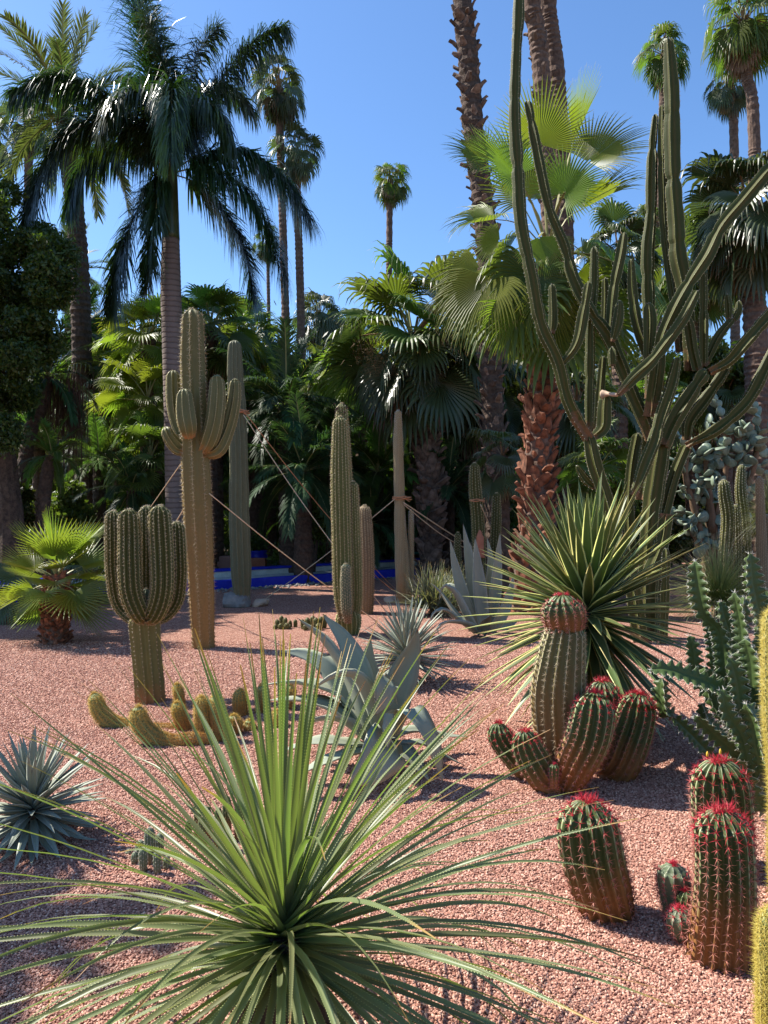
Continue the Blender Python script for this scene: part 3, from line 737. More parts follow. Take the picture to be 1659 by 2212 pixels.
stem_part(root, 'stem', [Vector((P(1180, 1688, 4.6).x, 4.62, 0.02)), *PP([(1140, 1660), (1103, 1620), (1080, 1590), (1076, 1562)], 4.62)], RR([24, 30, 30, 27, 24], 4.6), 'c_ferox', 'sp_red', fsp | dict(length=.026, width=.0018, grow=fgrow), label='leftmost small stem', seed=6, **(ferox | dict(ribs=12)))
stem_part(root, 'stem', [Vector((P(1210, 1708, 4.42).x, 4.4, 0.02)), *PP([(1178, 1680), (1152, 1640), (1137, 1608), (1132, 1578)], 4.42)], RR([26, 36, 36, 32, 28], 4.42), 'c_ferox', 'sp_red', fsp | dict(length=.026, width=.0018, grow=fgrow), label='short stem left of centre', seed=7, **(ferox | dict(ribs=13)))
stem_part(root, 'pup', [Vector((P(1196, 1690, 4.32).x, 4.32, 0.05)), P(1197, 1650, 4.32)], RR([8, 13], 4.32), 'c_ferox', 'sp_red2', fsp | dict(length=.016, width=.001), label='tiny magenta spined pup', seed=8, **(ferox | dict(ribs=9, areole=.02, step=.01)))
# single barrel
Y = 3.08; root = thing('barrel_cactus', 'single dark green barrel cactus leaning left, brown at its foot', 'cactus', gx(1310, Y), 'red spined barrel cacti on the gravel')
stem_part(root, 'stem', [Vector((P(1318, 1990, Y).x, Y, -0.01)), *PP([(1305, 1940, -.02), (1282, 1860, -.03), (1270, 1790, -.03), (1266, 1727, -.02)], Y)], RR([52, 62, 67, 66, 56], Y), 'c_ferox', 'sp_red', dict(n=8, length=0.036, width=0.0017, spread=1.15, central=2, grow=fgrow), ribs=16, depth=0.27, per=6, step=0.015, areole=0.034, sharp=0.75, seed=12)
# tall front barrel
Y = 2.76; root = thing('barrel_cactus', 'taller front barrel cactus with green sunlit top and flared brown foot', 'cactus', gx(1556, Y), 'red spined barrel cacti on the gravel')
stem_part(root, 'stem', [Vector((P(1556, 2082, Y).x, Y, -0.01)), *PP([(1560, 2010), (1566, 1930), (1566, 1850), (1562, 1790), (1558, 1748)], Y)], RR([72, 65, 63, 61, 60, 58], Y), 'c_ferox', 'sp_red', dict(n=8, length=0.034, width=0.0016, spread=1.15, central=2, grow=fgrow), ribs=17, depth=0.26, per=6, step=0.014, areole=0.03, sharp=0.75, seed=14)
# barrel behind it
Y = 3.45; root = thing('barrel_cactus', 'barrel cactus with two yellow buds on its red spined top', 'cactus', gx(1560, Y), 'red spined barrel cacti on the gravel')
stem_part(root, 'stem', [Vector((P(1562, 1872, Y).x, Y, -0.01)), *PP([(1562, 1800), (1558, 1730), (1553, 1640)], Y)], RR([56, 60, 62, 56], Y), 'c_ferox', 'sp_red', dict(n=8, length=0.036, width=0.0017, spread=1.15, central=2, grow=fgrow), ribs=17, depth=0.26, per=6, step=0.016, areole=0.034, sharp=0.75, seed=15)
for (x, y) in ((1528, 1634), (1556, 1628)):
    mb = MB(); p = P(x, y, Y - 0.07); tube(mb, [p, p + Vector((0, 0, .012)), p + Vector((0, 0, .022))], [.004, .0055, .002], 6)
    link('bud', mb.mesh('bud', [M['flower_yellow']], True, root.location), root)
# pups beside the tall front barrel
Y = 2.92; root = thing('barrel_cactus_pups', 'cluster of small round pink spined pups left of the tall front barrel', 'cactus', gx(1475, Y))
for i, (x, y, r, dY) in enumerate(((1455, 1900, 35, .06), (1484, 1946, 24, 0), (1503, 1934, 18, .03), (1470, 1990, 30, -.06), (1506, 1985, 17, -.02), (1498, 2012, 14, -.06))):
    yy = Y + dY; c = P(x, y, yy); rad = r * yy / FPX
    low = Vector((c.x + 0.01, c.y, max(0.0, c.z - rad * 1.4)))
    if i in (0, 3): low = Vector((c.x + .02, c.y + .01, 0))
    stem_part(root, 'pup', [low, c, c + Vector((-.004, -.004, rad))], [rad * .7, rad, rad * .85], 'c_small' if i in (0, 3) else 'c_ferox', 'sp_red2', dict(n=8, length=.024, width=.0014, spread=1.1), ribs=10, depth=.2, per=5, step=.008, areole=.022, seed=20 + i)

# five-armed candelabra cactus
Y = 6.5; root = thing('candelabra_cactus', 'stout candelabra cactus with five upright arms on a thick pale trunk', 'cactus', gx(322, Y))
kw = dict(ribs=13, depth=0.36, per=8, step=0.014, areole=0.03, wave=0.05, sharp=0.7)
sp = dict(n=5, length=0.02, width=0.0022, spread=1.2)
stem_part(root, 'trunk', [Vector((P(325, 1518, Y).x, Y, -0.02)), *PP([(323, 1480), (316, 1400), (312, 1345), (312, 1318)], Y)], RR([33, 32, 32, 33, 28], Y), 'c_candel_base', 'sp_tan', dict(n=4, length=0.014, width=0.003, spread=1.2), ribs=12, depth=0.24, per=8, step=.02, areole=.036, seed=31)
arms = [([(308, 1335, .05), (285, 1332, .12), (258, 1300, .14), (248, 1240, .13), (246, 1170, .12), (245, 1103, .12)], [14, 17, 18, 19, 19, 17], 'outer left arm'),
        ([(312, 1335, -.1), (300, 1322, -.16), (284, 1280, -.18), (280, 1220, -.17), (279, 1160, -.15), (278, 1100, -.15)], [16, 22, 24, 24, 23, 21], 'front left arm'),
        ([(316, 1320, .18), (318, 1290, .26), (318, 1240, .27), (318, 1170, .26), (317, 1093, .26)], [14, 17, 18, 18, 17], 'rear middle arm'),
        ([(318, 1335, -.08), (336, 1322, -.14), (350, 1275, -.15), (350, 1210, -.13), (347, 1150, -.12), (344, 1092, -.12)], [16, 22, 24, 25, 25, 22], 'front right arm'),
        ([(322, 1335, .1), (352, 1328, .16), (378, 1295, .18), (385, 1240, .17), (384, 1190, .16), (382, 1127, .16)], [14, 18, 19, 19, 19, 17], 'outer right arm'),
        ([(313, 1310, -.06), (314, 1290, -.07), (316, 1272, -.07)], [8, 11, 9], 'little grey bud arm in the fork')]
for i, (pl, rl, lab) in enumerate(arms):
    stem_part(root, 'arm', PP(pl, Y), RR(rl, Y), 'c_candel' if i < 5 else 'c_small', 'sp_tan', sp, label=lab, seed=32 + i, **(kw if i < 5 else kw | dict(ribs=9, step=.01)))

# tall many-armed cactus
Y = 9.05; root = thing('giant_column_cactus', 'tallest thick column cactus with a crown of arms at mid height', 'cactus', gx(440, Y))
stem_part(root, 'trunk', [Vector((P(440, 1402, Y).x, Y, -0.03)), *PP([(434, 1250), (428, 1130), (424, 1040), (421, 960), (418, 850), (416, 760), (416, 668)], Y)], RR([24, 28, 31, 31, 30, 27, 26, 22], Y), 'c_tall', 'sp_tan', dict(n=5, length=0.045, width=0.003, spread=1.2), ribs=8, depth=0.30, per=10, step=.03, areole=.05, sharp=.75, wave=.015, seed=41, jitter=0.01)
arms = [([(400, 975, 0), (385, 968, 0), (366, 945, -.05), (357, 922, -.05)], [8, 16, 14, 11], 'short lowest left arm'),
        ([(405, 958, .1), (388, 925, .14), (379, 890, .15), (375, 850, .15), (374, 800, .15)], [9, 15, 17, 17, 15], 'upper left arm'),
        ([(410, 945, -.2), (405, 920, -.26), (400, 885, -.26), (398, 840, -.25)], [12, 20, 20, 15], 'front centre arm'),
        ([(438, 975, -.05), (452, 950, -.12), (464, 905, -.14), (469, 850, -.13), (468, 810, -.13)], [12, 19, 19, 18, 13], 'right arm'),
        ([(440, 980, 0), (470, 970, 0), (492, 925, .02), (505, 870, .02), (509, 818, .02)], [12, 18, 16, 15, 11], 'outer right arm'),
        ([(440, 950, .2), (447, 915, .28), (450, 885, .28)], [10, 15, 13], 'hidden rear arm')]
for i, (pl, rl, lab) in enumerate(arms):
    stem_part(root, 'arm', PP(pl, Y), RR(rl, Y), 'c_arm', 'sp_tan', dict(n=4, length=.014, width=.0011, spread=1.1), label=lab, ribs=8, depth=.34, per=8, step=.02, areole=.05, sharp=.75, wave=.02, seed=42 + i)
tie1 = P(505, 893, 13.0)
# grey column behind
Y = 13.0; root = thing('column_cactus', 'slim grey green column cactus standing between two boulders and tied with ropes', 'cactus', gx(523, Y))
stem_part(root, 'stem', [Vector((P(524, 1312, Y).x, Y, -0.03)), *PP([(521, 1230), (517, 1120), (516, 1000), (512, 880), (508, 800), (507, 735)], Y)], RR([16, 22, 22, 20, 19, 17, 14], Y), 'c_grey', 'sp_tan', dict(n=3, length=.012, width=.0012, spread=1.1), ribs=11, depth=.28, per=6, step=.06, areole=.07, sharp=.75, wave=.01, seed=51, jitter=.02)
# centre group
Y = 10.1; root = thing('column_cactus_group', 'group of fine ribbed green columns with a short arm at the front', 'cactus', gx(753, Y))
kw = dict(ribs=15, depth=.22, per=6, step=.015, areole=.04, sharp=.7, wave=.05)
sp = dict(n=4, length=.025, width=.0032, spread=1.15)
stem_part(root, 'foot', [Vector((P(755, 1372, Y).x, Y, -.03)), *PP([(753, 1345), (752, 1310)], Y)], RR([20, 28, 27], Y), 'c_green', None, None, label='dark narrow foot', seed=61, **kw)
for i, (pl, rl, mt, lab) in enumerate((([(748, 1340, -.08), (742, 1280, -.1), (738, 1150, -.1), (735, 1020, -.1), (734, 900, -.1)], [14, 21, 21, 20, 14], 'c_green', 'left column'),
                                  ([(752, 1330, .1), (750, 1200, .12), (744, 1050, .14), (740, 950, .14), (738, 872, .14)], [14, 18, 18, 16, 11], 'c_green', 'tallest column with a flowering tip'),
                                  ([(762, 1345, 0), (767, 1280, 0), (764, 1150, 0), (762, 1040, 0)], [12, 16, 15, 11], 'c_green', 'shorter right column'),
                                  ([(752, 1345, -.2), (749, 1315, -.26), (747, 1270, -.27), (747, 1218, -.27)], [7, 11, 11, 9], 'c_small', 'short greyish front arm'))):
    stem_part(root, 'stem', PP(pl, Y), RR(rl, Y), mt, 'sp_tan', sp, label=lab, seed=62 + i, **kw)
mb = MB(); rr = random.Random(3)
for i in range(7):
    p = P(735 + rr.uniform(-12, 14), 882 + rr.uniform(-9, 12), Y + rr.uniform(-.08, .1)); q = p + Vector((rr.uniform(-.04, .04), 0, rr.uniform(.0, .05)))
    tube(mb, [p, q], [.008, .014], 5)
link('spent_flowers', mb.mesh('spent_flowers', [M['dark_trunk']], False, root.location), root, kind='stuff')
Y = 12.1; root = thing('column_cactus', 'brownish round headed column just behind the centre green group', 'cactus', gx(790, Y))
stem_part(root, 'stem', [Vector((P(790, 1330, Y).x, Y, -.03)), *PP([(791, 1280), (791, 1200), (788, 1130), (787, 1092)], Y)], RR([15, 16.5, 16.5, 15, 12], Y), 'c_brown', 'sp_tan', dict(n=5, length=.028, width=.0032, spread=1.1), ribs=16, depth=.14, per=4, step=.04, areole=.035, seed=66)
# woolly white column
Y = 13.7; root = thing('woolly_column_cactus', 'pale woolly column cactus with two thin white tipped side stems', 'cactus', gx(866, Y))
stem_part(root, 'stem', [Vector((P(867, 1303, Y).x, Y, -.02)), *PP([(866, 1240), (864, 1150), (863, 1080), (861, 1000), (860, 940), (860, 886)], Y)], RR([11, 12, 12, 11.5, 11, 10, 7], Y), 'c_wool', 'sp_wool', dict(n=3, length=.016, width=.0016, spread=1.3, tmin=.2), label='main woolly column', ribs=20, depth=.1, per=3, step=.06, areole=.045, seed=71, jitter=.03)
stem_part(root, 'stem', [Vector((P(876, 1300, Y).x, Y, -.02)), *PP([(879, 1240), (875, 1180), (871, 1140), (870, 1108)], Y)], RR([7, 6.5, 6, 6, 5], Y), 'c_wool', 'sp_wool', dict(n=6, length=.02, width=.0016, spread=1.3), label='left side stem with white tip', ribs=14, depth=.1, per=3, step=.05, areole=.03, seed=72)
stem_part(root, 'stem', [Vector((P(882, 1300, Y + .1).x, Y + .1, -.02)), *PP([(888, 1240), (888, 1180), (888, 1140), (888, 1101)], Y + .1)], RR([6, 6, 6, 6, 5], Y), 'c_wool', 'sp_wool', dict(n=6, length=.02, width=.0016, spread=1.3), label='right side stem with white tip', ribs=14, depth=.1, per=3, step=.05, areole=.03, seed=73)
# two column cacti beyond the big agave
Y = 13.8
for i, (pl, rl, lab) in enumerate((([(1037, 1295), (1035, 1200), (1032, 1120), (1026, 1050), (1025, 1000)], [13, 14, 14, 13, 9], 'roped column cactus with orange scarred lower part behind the tall agave'),
                                   ([(1068, 1295), (1069, 1200), (1072, 1120), (1073, 1065)], [10, 11, 11, 8], 'shorter green column cactus with a rounded top right of the orange scarred one'),
                                   ([(990, 1290), (988, 1220), (989, 1150)], [8, 9, 6], 'low thin column cactus left of the orange scarred one'))):
    root = thing('column_cactus', lab, 'cactus', gx(pl[0][0], Y + i * .3))
    stem_part(root, 'stem', PP([(pl[0][0], 1110 + 1661 * 1.6 / (Y + i * .3) - 4)] + pl[1:], Y + i * .3), RR(rl, Y), 'c_candel' if i != 0 else 'c_candel', 'sp_tan', dict(n=4, length=.025, width=.004, spread=1.15), ribs=12, depth=.3, per=6, step=.03, areole=.05, seed=80 + i)
    if i == 0:
        mb = MB(); tube(mb, [P(1038, 1205, Y - .12), P(1037, 1165, Y - .125), P(1036, 1145, Y - .12)], RR([9, 8, 2], Y), 7, rough=.2, seed=2)
        link('scar', mb.mesh('scar', [M['terracotta']], True, root.location), root)
# right hand column cacti behind the grass tuft
Y = 13.2
for i, (pl, rl, lab) in enumerate((([(1568, 1290), (1569, 1200), (1573, 1120), (1566, 1070), (1563, 1036)], [15, 15, 14, 13, 10], 'pale ribbed column cactus behind the green grass tuft'),
                                   ([(1592, 1290), (1593, 1200), (1592, 1140), (1590, 1090)], [9, 9, 9, 7], 'short ribbed column between two taller ones behind the grass tuft'),
                                   ([(1612, 1290), (1612, 1200), (1607, 1120), (1600, 1060), (1602, 1004)], [12, 12, 12, 12, 8], 'tall bent ribbed column reaching into the prickly pear'))):
    root = thing('column_cactus', lab, 'cactus', gx(pl[0][0], Y + i * .25))
    stem_part(root, 'stem', PP([(pl[0][0], CY + 1661 * 1.6 / (Y + i * .25))] + pl[1:], Y + i * .25), RR(rl, Y), 'c_candel', 'sp_pale', dict(n=4, length=.02, width=.004, spread=1.15), ribs=11, depth=.26, per=5, step=.05, areole=.05, seed=85 + i)
Y = 11.5
for i, (pl, rl, lab) in enumerate((([(1647, 1300), (1646, 1200), (1643, 1120), (1640, 1030)], [11, 11, 10, 8], 'smooth hairy brown column near the right edge, taller of two'),
                                   ([(1664, 1300), (1663, 1220), (1660, 1170), (1658, 1112)], [10, 10, 9, 7], 'shorter hairy brown column at the right edge'))):
    root = thing('hairy_column_cactus', lab, 'cactus', gx(pl[0][0], Y + i * .2))
    stem_part(root, 'stem', PP([(pl[0][0], CY + 1661 * 1.6 / (Y + i * .2))] + pl[1:], Y + i * .2), RR(rl, Y), 'c_brown', 'sp_wool', dict(n=3, length=.012, width=.0012, spread=1.3), ribs=18, depth=.08, per=3, step=.05, areole=.05, seed=90 + i)

# golden creeping cactus patch
Y = 5.45; GS = dict(n=10, length=.034, width=.0016, spread=1.25)
root = thing('golden_creeping_cactus', 'patch of golden spined cactus stems creeping and rising among the strap leaves', 'cactus', gx(400, Y))
gst = [([(470, 1585, .2), (380, 1580, .25), (300, 1577, .3), (245, 1564, .3), (215, 1535, .3), (203, 1498, .3)], [12, 15, 16, 18, 17, 13], 'longest creeping stem with raised tip'),
       ([(470, 1602, -.1), (420, 1598, -.15), (370, 1604, -.15), (328, 1590, -.15), (302, 1560, -.15), (298, 1526, -.15)], [11, 14, 16, 19, 18, 14], 'front creeping stem with raised tip'),
       ([(398, 1570, .2), (388, 1545, .2), (380, 1518, .2)], [13, 14, 11], 'leaning stem'),
       ([(440, 1590, -.05), (437, 1550, -.05), (434, 1505, -.05)], [15, 16, 12], 'upright rusty stem'),
       ([(482, 1592, -.05), (474, 1550, -.05), (464, 1503, -.05)], [15, 16, 12], 'second upright rusty stem'),
       ([(393, 1540, .6), (386, 1500, .6), (382, 1478, .6)], [9, 11, 8], 'small green stem behind'),
       ([(505, 1590, .1), (505, 1560, .1), (506, 1545, .1)], [16, 18, 14], 'round golden stem'),
       ([(535, 1600, .2), (538, 1570, .2), (540, 1556, .2)], [16, 18, 14], 'round golden stem'),
       ([(520, 1550, .6), (518, 1510, .6), (520, 1490, .6)], [14, 16, 12], 'rear green stem'),
       ([(565, 1560, .7), (568, 1510, .7), (566, 1480, .7)], [14, 16, 12], 'rear golden stem'),
       ([(590, 1600, .3), (596, 1560, .3), (600, 1535, .3)], [14, 17, 12], 'golden stem deep in the strap leaves'),
       ([(620, 1560, .8), (625, 1500, .8), (628, 1480, .8)], [13, 15, 12], 'rear golden stem')]
for i, (pl, rl, lab) in enumerate(gst):
    pts = PP(pl, Y); rad = RR(rl, Y)
    low = min(p.z - r * .75 for p, r in zip(pts, rad))
    if i >= 2: pts[0].z = 0.0
    else:
        for p, r in zip(pts[:3], rad): p.z = min(p.z, r * .85)
    stem_part(root, 'stem', pts, rad, 'c_gold', 'sp_gold', GS, label=lab, ribs=12, depth=.14, per=4, step=.025, areole=.02, seed=100 + i)

# small torch cactus clumps
def clump(label, items, Y, mat='c_small', smat='sp_pale', name='small_cactus_clump', seed=0, sl=.008):
    root = thing(name, label, 'cactus', gx(items[0][0], Y))
    for i, (x, yb, yt, r, dY) in enumerate(items):
        yy = Y + dY; b = Vector((P(x, yb, yy).x, yy, 0)); tp = P(x + (i % 3 - 1) * 2, yt, yy); rad = r * yy / FPX
        tp.z = max(tp.z, rad * 1.3)
        mid = b.lerp(tp, .6); stem_part(root, 'stem', [b, mid, tp], [rad * .85, rad, rad * .85], mat, smat, dict(n=4, length=sl, width=.0007, spread=1.2), ribs=11, depth=.16, per=4, step=.02, areole=.02, seed=seed + i)
clump('little grey green cactus clump half hidden behind the strap leaves', [(325, 1880, 1788, 12, 0), (345, 1870, 1800, 10, .1), (302, 1885, 1815, 11, .05), (310, 1885, 1832, 9, -.08), (340, 1885, 1838, 9, -.1), (290, 1885, 1840, 8, 0), (278, 1885, 1842, 7, .1), (360, 1885, 1850, 8, -.05)], 3.5, seed=120)
clump('dark thin cactus clump behind the strap leaves, right of the little grey one', [(428, 1820, 1725, 8, 0), (447, 1820, 1742, 10, 0), (470, 1830, 1745, 9, -.1), (438, 1830, 1765, 9, -.1), (490, 1835, 1720, 10, 0), (515, 1835, 1730, 10, 0), (408, 1820, 1772, 7, 0)], 3.75, mat='c_ferox', smat='sp_tan', seed=130)
clump('left one of two low cactus clumps beside the green column group', [(600, 0, 1338, 5, 0), (608, 0, 1330, 5, .1), (615, 0, 1334, 5, 0), (595, 0, 1350, 5, -.1), (606, 0, 1347, 5.5, -.1), (618, 0, 1346, 6, -.1), (628, 0, 1340, 4, .1), (638, 0, 1338, 4.5, .1), (624, 0, 1350, 4, -.05)], 10.6, mat='c_candel', smat='sp_tan', seed=140, sl=.012)
clump('right one of two low cactus clumps beside the green column group', [(655, 0, 1338, 5, 0), (664, 0, 1334, 6, 0), (674, 0, 1330, 6, .1), (684, 0, 1334, 6, 0), (693, 0, 1332, 6, .1), (700, 0, 1328, 6, .1), (660, 0, 1350, 5, -.1), (688, 0, 1346, 6, -.1), (672, 0, 1350, 5, -.1)], 10.5, mat='c_candel', smat='sp_tan', seed=150, sl=.012)

# yellow haired columns at the right edge
Y = 3.15; root = thing('yellow_haired_cactus', 'tall yellow haired column cut off by the right edge above the barrels', 'cactus', gx(1708, Y))
stem_part(root, 'stem', [gx(1708, Y), *PP([(1700, 1850), (1700, 1700), (1688, 1550), (1686, 1430), (1684, 1312)], Y)], RR([36, 34, 34, 34, 34, 30], Y), 'c_gold', 'sp_yellow', dict(n=12, length=.034, width=.0009, spread=1.2), ribs=18, depth=.22, per=5, step=.01, areole=.018, seed=160)
Y = 2.25; root = thing('yellow_haired_cactus', 'shorter yellow haired column in the bottom right corner', 'cactus', gx(1690, Y))
stem_part(root, 'stem', [gx(1690, Y), *PP([(1688, 2150), (1684, 2050), (1680, 1962)], Y)], RR([46, 46, 44, 36], Y), 'c_gold', 'sp_yellow', dict(n=12, length=.03, width=.0007, spread=1.2), ribs=20, depth=.22, per=5, step=.01, areole=.014, seed=161)

# big branching cactus tree
Y = 9.6; root = thing('cactus_tree', 'huge dark branching cactus tree with winged upright and spreading limbs', 'cactus', gx(1398, Y))
br = [
 ('limb', [(1398, 1385, 0), (1400, 1250, 0), (1403, 1160, 0), (1408, 1100, 0), (1418, 1030, 0), (1430, 950, 0)], [22, 22, 21, 21, 22, 20], 'main brown trunk'),
 ('limb', [(1420, 1385, .2), (1422, 1180, .2), (1440, 1086, .2), (1459, 1020, .2), (1483, 962, .2)], [17, 16, 15, 14, 13], 'right trunk with a sunlit edge'),
 ('limb', [(1375, 1385, .3), (1362, 1180, .3), (1359, 1086, .3), (1366, 1003, .3), (1378, 936, .3)], [14, 13, 13, 13, 13], 'thin left trunk'),
 ('limb', [(1385, 1385, -.2), (1362, 1245, -.2), (1335, 1170, -.2), (1308, 1075, -.2), (1285, 1005, -.2), (1272, 940, -.2)], [18, 18, 17, 16, 17, 14], 'left leaning trunk'),
 ('limb', [(1272, 948, -.2), (1229, 870, -.25), (1206, 783, -.3), (1169, 700, -.35), (1149, 596, -.4), (1126, 483, -.4), (1119, 370, -.4), (1112, 250, -.4), (1116, 105, -.4), (1120, 40, -.4), (1122, -60, -.4)], [13, 14, 14, 14, 14, 14, 14, 13, 11, 13, 10], 'longest limb running out of the top'),
 ('limb', [(1406, 950, 0), (1396, 920, 0), (1366, 853, 0), (1339, 786, 0), (1313, 726, 0), (1273, 670, 0), (1239, 603, 0), (1219, 533, 0), (1186, 450, 0), (1160, 330, 0), (1139, 218, 0)], [13, 15, 15, 15, 15, 14, 14, 12, 11, 12, 9], 'long left limb'),
 ('limb', [(1209, 793, -.3), (1245, 745, -.35), (1260, 680, -.35), (1272, 610, -.35)], [6, 11, 12, 9], None),
 ('limb', [(1192, 720, -.1), (1196, 690, -.1), (1193, 614, -.1)], [7, 11, 8], None),
 ('limb', [(1273, 935, .1), (1274, 836, .1), (1275, 753, .1), (1276, 690, .1), (1283, 620, .1), (1284, 533, .1)], [9, 11, 11, 9, 11, 8], None),
 ('limb', [(1282, 945, -.15), (1303, 925, -.15), (1306, 885, -.15), (1308, 855, -.15)], [9, 15, 16, 13], 'cut stump limb'),
 ('limb', [(1290, 930, .3), (1296, 853, .3), (1303, 770, .3)], [9, 10, 8], None),
 ('limb', [(1306, 700, .4), (1308, 650, .4), (1307, 601, .4)], [8, 9, 7], None),
 ('limb', [(1313, 740, .15), (1319, 686, .15), (1326, 620, .15), (1340, 553, .15), (1348, 503, .15)], [8, 11, 12, 12, 9], None),
 ('limb', [(1323, 738, -.15), (1332, 712, -.15), (1338, 680, -.15), (1339, 650, -.15)], [4, 11, 12, 8], 'short limb with a brown dry tip'),
 ('limb', [(1323, 790, -.1), (1323, 770, -.1), (1322, 750, -.1)], [7, 10, 7], None),
 ('limb', [(1412, 800, .2), (1396, 760, .2), (1376, 703, .2), (1366, 636, .2), (1363, 561, .2)], [10, 13, 13, 12, 7], None),
 ('limb', [(1404, 860, .35), (1406, 753, .35), (1402, 670, .35), (1399, 550, .35), (1406, 466, .35), (1408, 366, .35), (1411, 300, .35), (1416, 247, .35)], [12, 13, 14, 15, 13, 13, 9, 7], 'pale sunlit upright limb'),
 ('limb', [(1400, 780, -.1), (1404, 700, -.1), (1401, 655, -.1)], [9, 15, 10], None),
 ('limb', [(1470, 760, .3), (1461, 680, .3), (1453, 620, .3), (1437, 500, .3), (1433, 400, .3), (1431, 300, .3), (1431, 227, .3)], [11, 11, 12, 12, 12, 11, 7], None),
 ('limb', [(1492, 800, .1), (1488, 700, .1), (1479, 620, .1), (1466, 553, .1), (1462, 483, .1), (1456, 400, .1), (1453, 300, .1), (1453, 217, .1), (1449, 150, .1), (1444, 83, .1)], [13, 15, 18, 20, 19, 18, 19, 18, 15, 11], 'tallest upright limb on the right'),
 ('limb', [(1404, 900, -.1), (1419, 803, -.2), (1423, 753, -.2), (1436, 713, -.25), (1459, 663, -.3), (1489, 610, -.3), (1526, 553, -.3), (1556, 493, -.3), (1606, 433, -.3), (1665, 362, -.3), (1700, 320, -.3)], [15, 16, 14, 14, 15, 15, 16, 15, 15, 15, 12], 'thick diagonal limb rising to the right edge'),
 ('limb', [(1336, 853, -.45), (1366, 820, -.45), (1406, 782, -.45), (1439, 740, -.45), (1473, 693, -.45), (1490, 660, -.45), (1506, 628, -.45)], [6, 13, 13, 13, 12, 11, 8], 'front diagonal limb'),
 ('limb', [(1369, 1070, -.3), (1393, 1003, -.3), (1413, 953, -.3), (1426, 903, -.3), (1449, 836, -.3), (1464, 772, -.3)], [8, 14, 14, 13, 13, 9], None),
 ('limb', [(1430, 962, -.1), (1456, 906, -.1), (1489, 853, -.1), (1524, 800, -.1)], [18, 18, 17, 16], 'broad fork limb'),
 ('limb', [(1506, 800, 0), (1496, 760, 0), (1489, 713, 0), (1482, 680, 0)], [11, 12, 12, 8], None),
 ('limb', [(1519, 792, 0), (1519, 686, 0), (1519, 586, 0)], [9, 11, 8], None),
 ('limb', [(1523, 785, .1), (1549, 730, .1), (1583, 688, .1)], [8, 11, 8], None),
 ('limb', [(1573, 690, .1), (1573, 665, .1), (1570, 636, .1)], [5, 9, 6], 'small shrivelled brown tip'),
 ('limb', [(1586, 692, .1), (1596, 672, .1), (1596, 650, .1)], [5, 9, 6], 'second shrivelled brown tip'),
 ('limb', [(1532, 803, -.1), (1573, 780, -.15), (1606, 743, -.2), (1659, 683, -.2), (1700, 640, -.2)], [9, 12, 14, 14, 12], 'right hand limb leaving the frame'),
 ('limb', [(1483, 950, .2), (1489, 910, .2), (1523, 863, .2), (1563, 805, .2), (1580, 770, .2)], [9, 14, 14, 11, 8], 'sunlit limb leaning right'),
 ('limb', [(1483, 962, .1), (1499, 953, .05), (1539, 933, 0), (1589, 893, 0), (1623, 853, 0), (1659, 782, 0), (1690, 720, 0)], [8, 8, 13, 14, 14, 13, 11], 'lowest right limb'),
 ('limb', [(1286, 1053, -.1), (1266, 1036, -.1), (1246, 1006, -.1)], [7, 10, 6], 'little side shoot on the left trunk'),
 ('limb', [(1440, 1110, -.1), (1428, 1180, -.1), (1400, 1250, -.15)], [14, 16, 18], None),
 ('limb', [(1385, 1080, .1), (1395, 1000, .1), (1400, 930, .1), (1412, 850, .1), (1412, 800, .1)], [14, 14, 15, 15, 12], None),
 ('limb', [(1432, 1385, -.3), (1437, 1240, -.3), (1438, 1185, -.3)], [9, 10, 7], 'short green shoot at the trunk foot'),
]
for i, (nm, pl, rl, lab) in enumerate(br):
    pts = PP(pl, Y)
    if pl[0][1] == 1385: pts[0].z = -0.02
    trunky = i < 4
    L = sum((pts[k + 1] - pts[k]).length for k in range(len(pts) - 1)); rr = random.Random(i)
    pin = [] if trunky else [(q + rr.uniform(-.15, .15), .05, rr.uniform(.12, .3)) for q in np.arange(.75, L - .3, .85)]
    stem_part(root, nm, pts, RR(rl, Y), 'c_tree', 'sp_pale', dict(n=2, length=.016, width=.0022, spread=1.1), label=lab, ribs=5 if not trunky else 6, depth=.52 if not trunky else .42, per=6, step=.05, areole=.06, sharp=.85, wave=.03, pinch=pin, seed=200 + i, rot=rr.uniform(0, 1.2), jitter=.015)
mb = MB(); p = P(1306, 853, Y - .15)
tube(mb, [P(1303, 853, Y - .15), P(1310, 851, Y - .2), P(1334, 853, Y - .4)], [.07, .03, .022], 7, rough=.3)
link('dry_scar', mb.mesh('dry_scar', [M['rock_tan']], True, root.location), root)

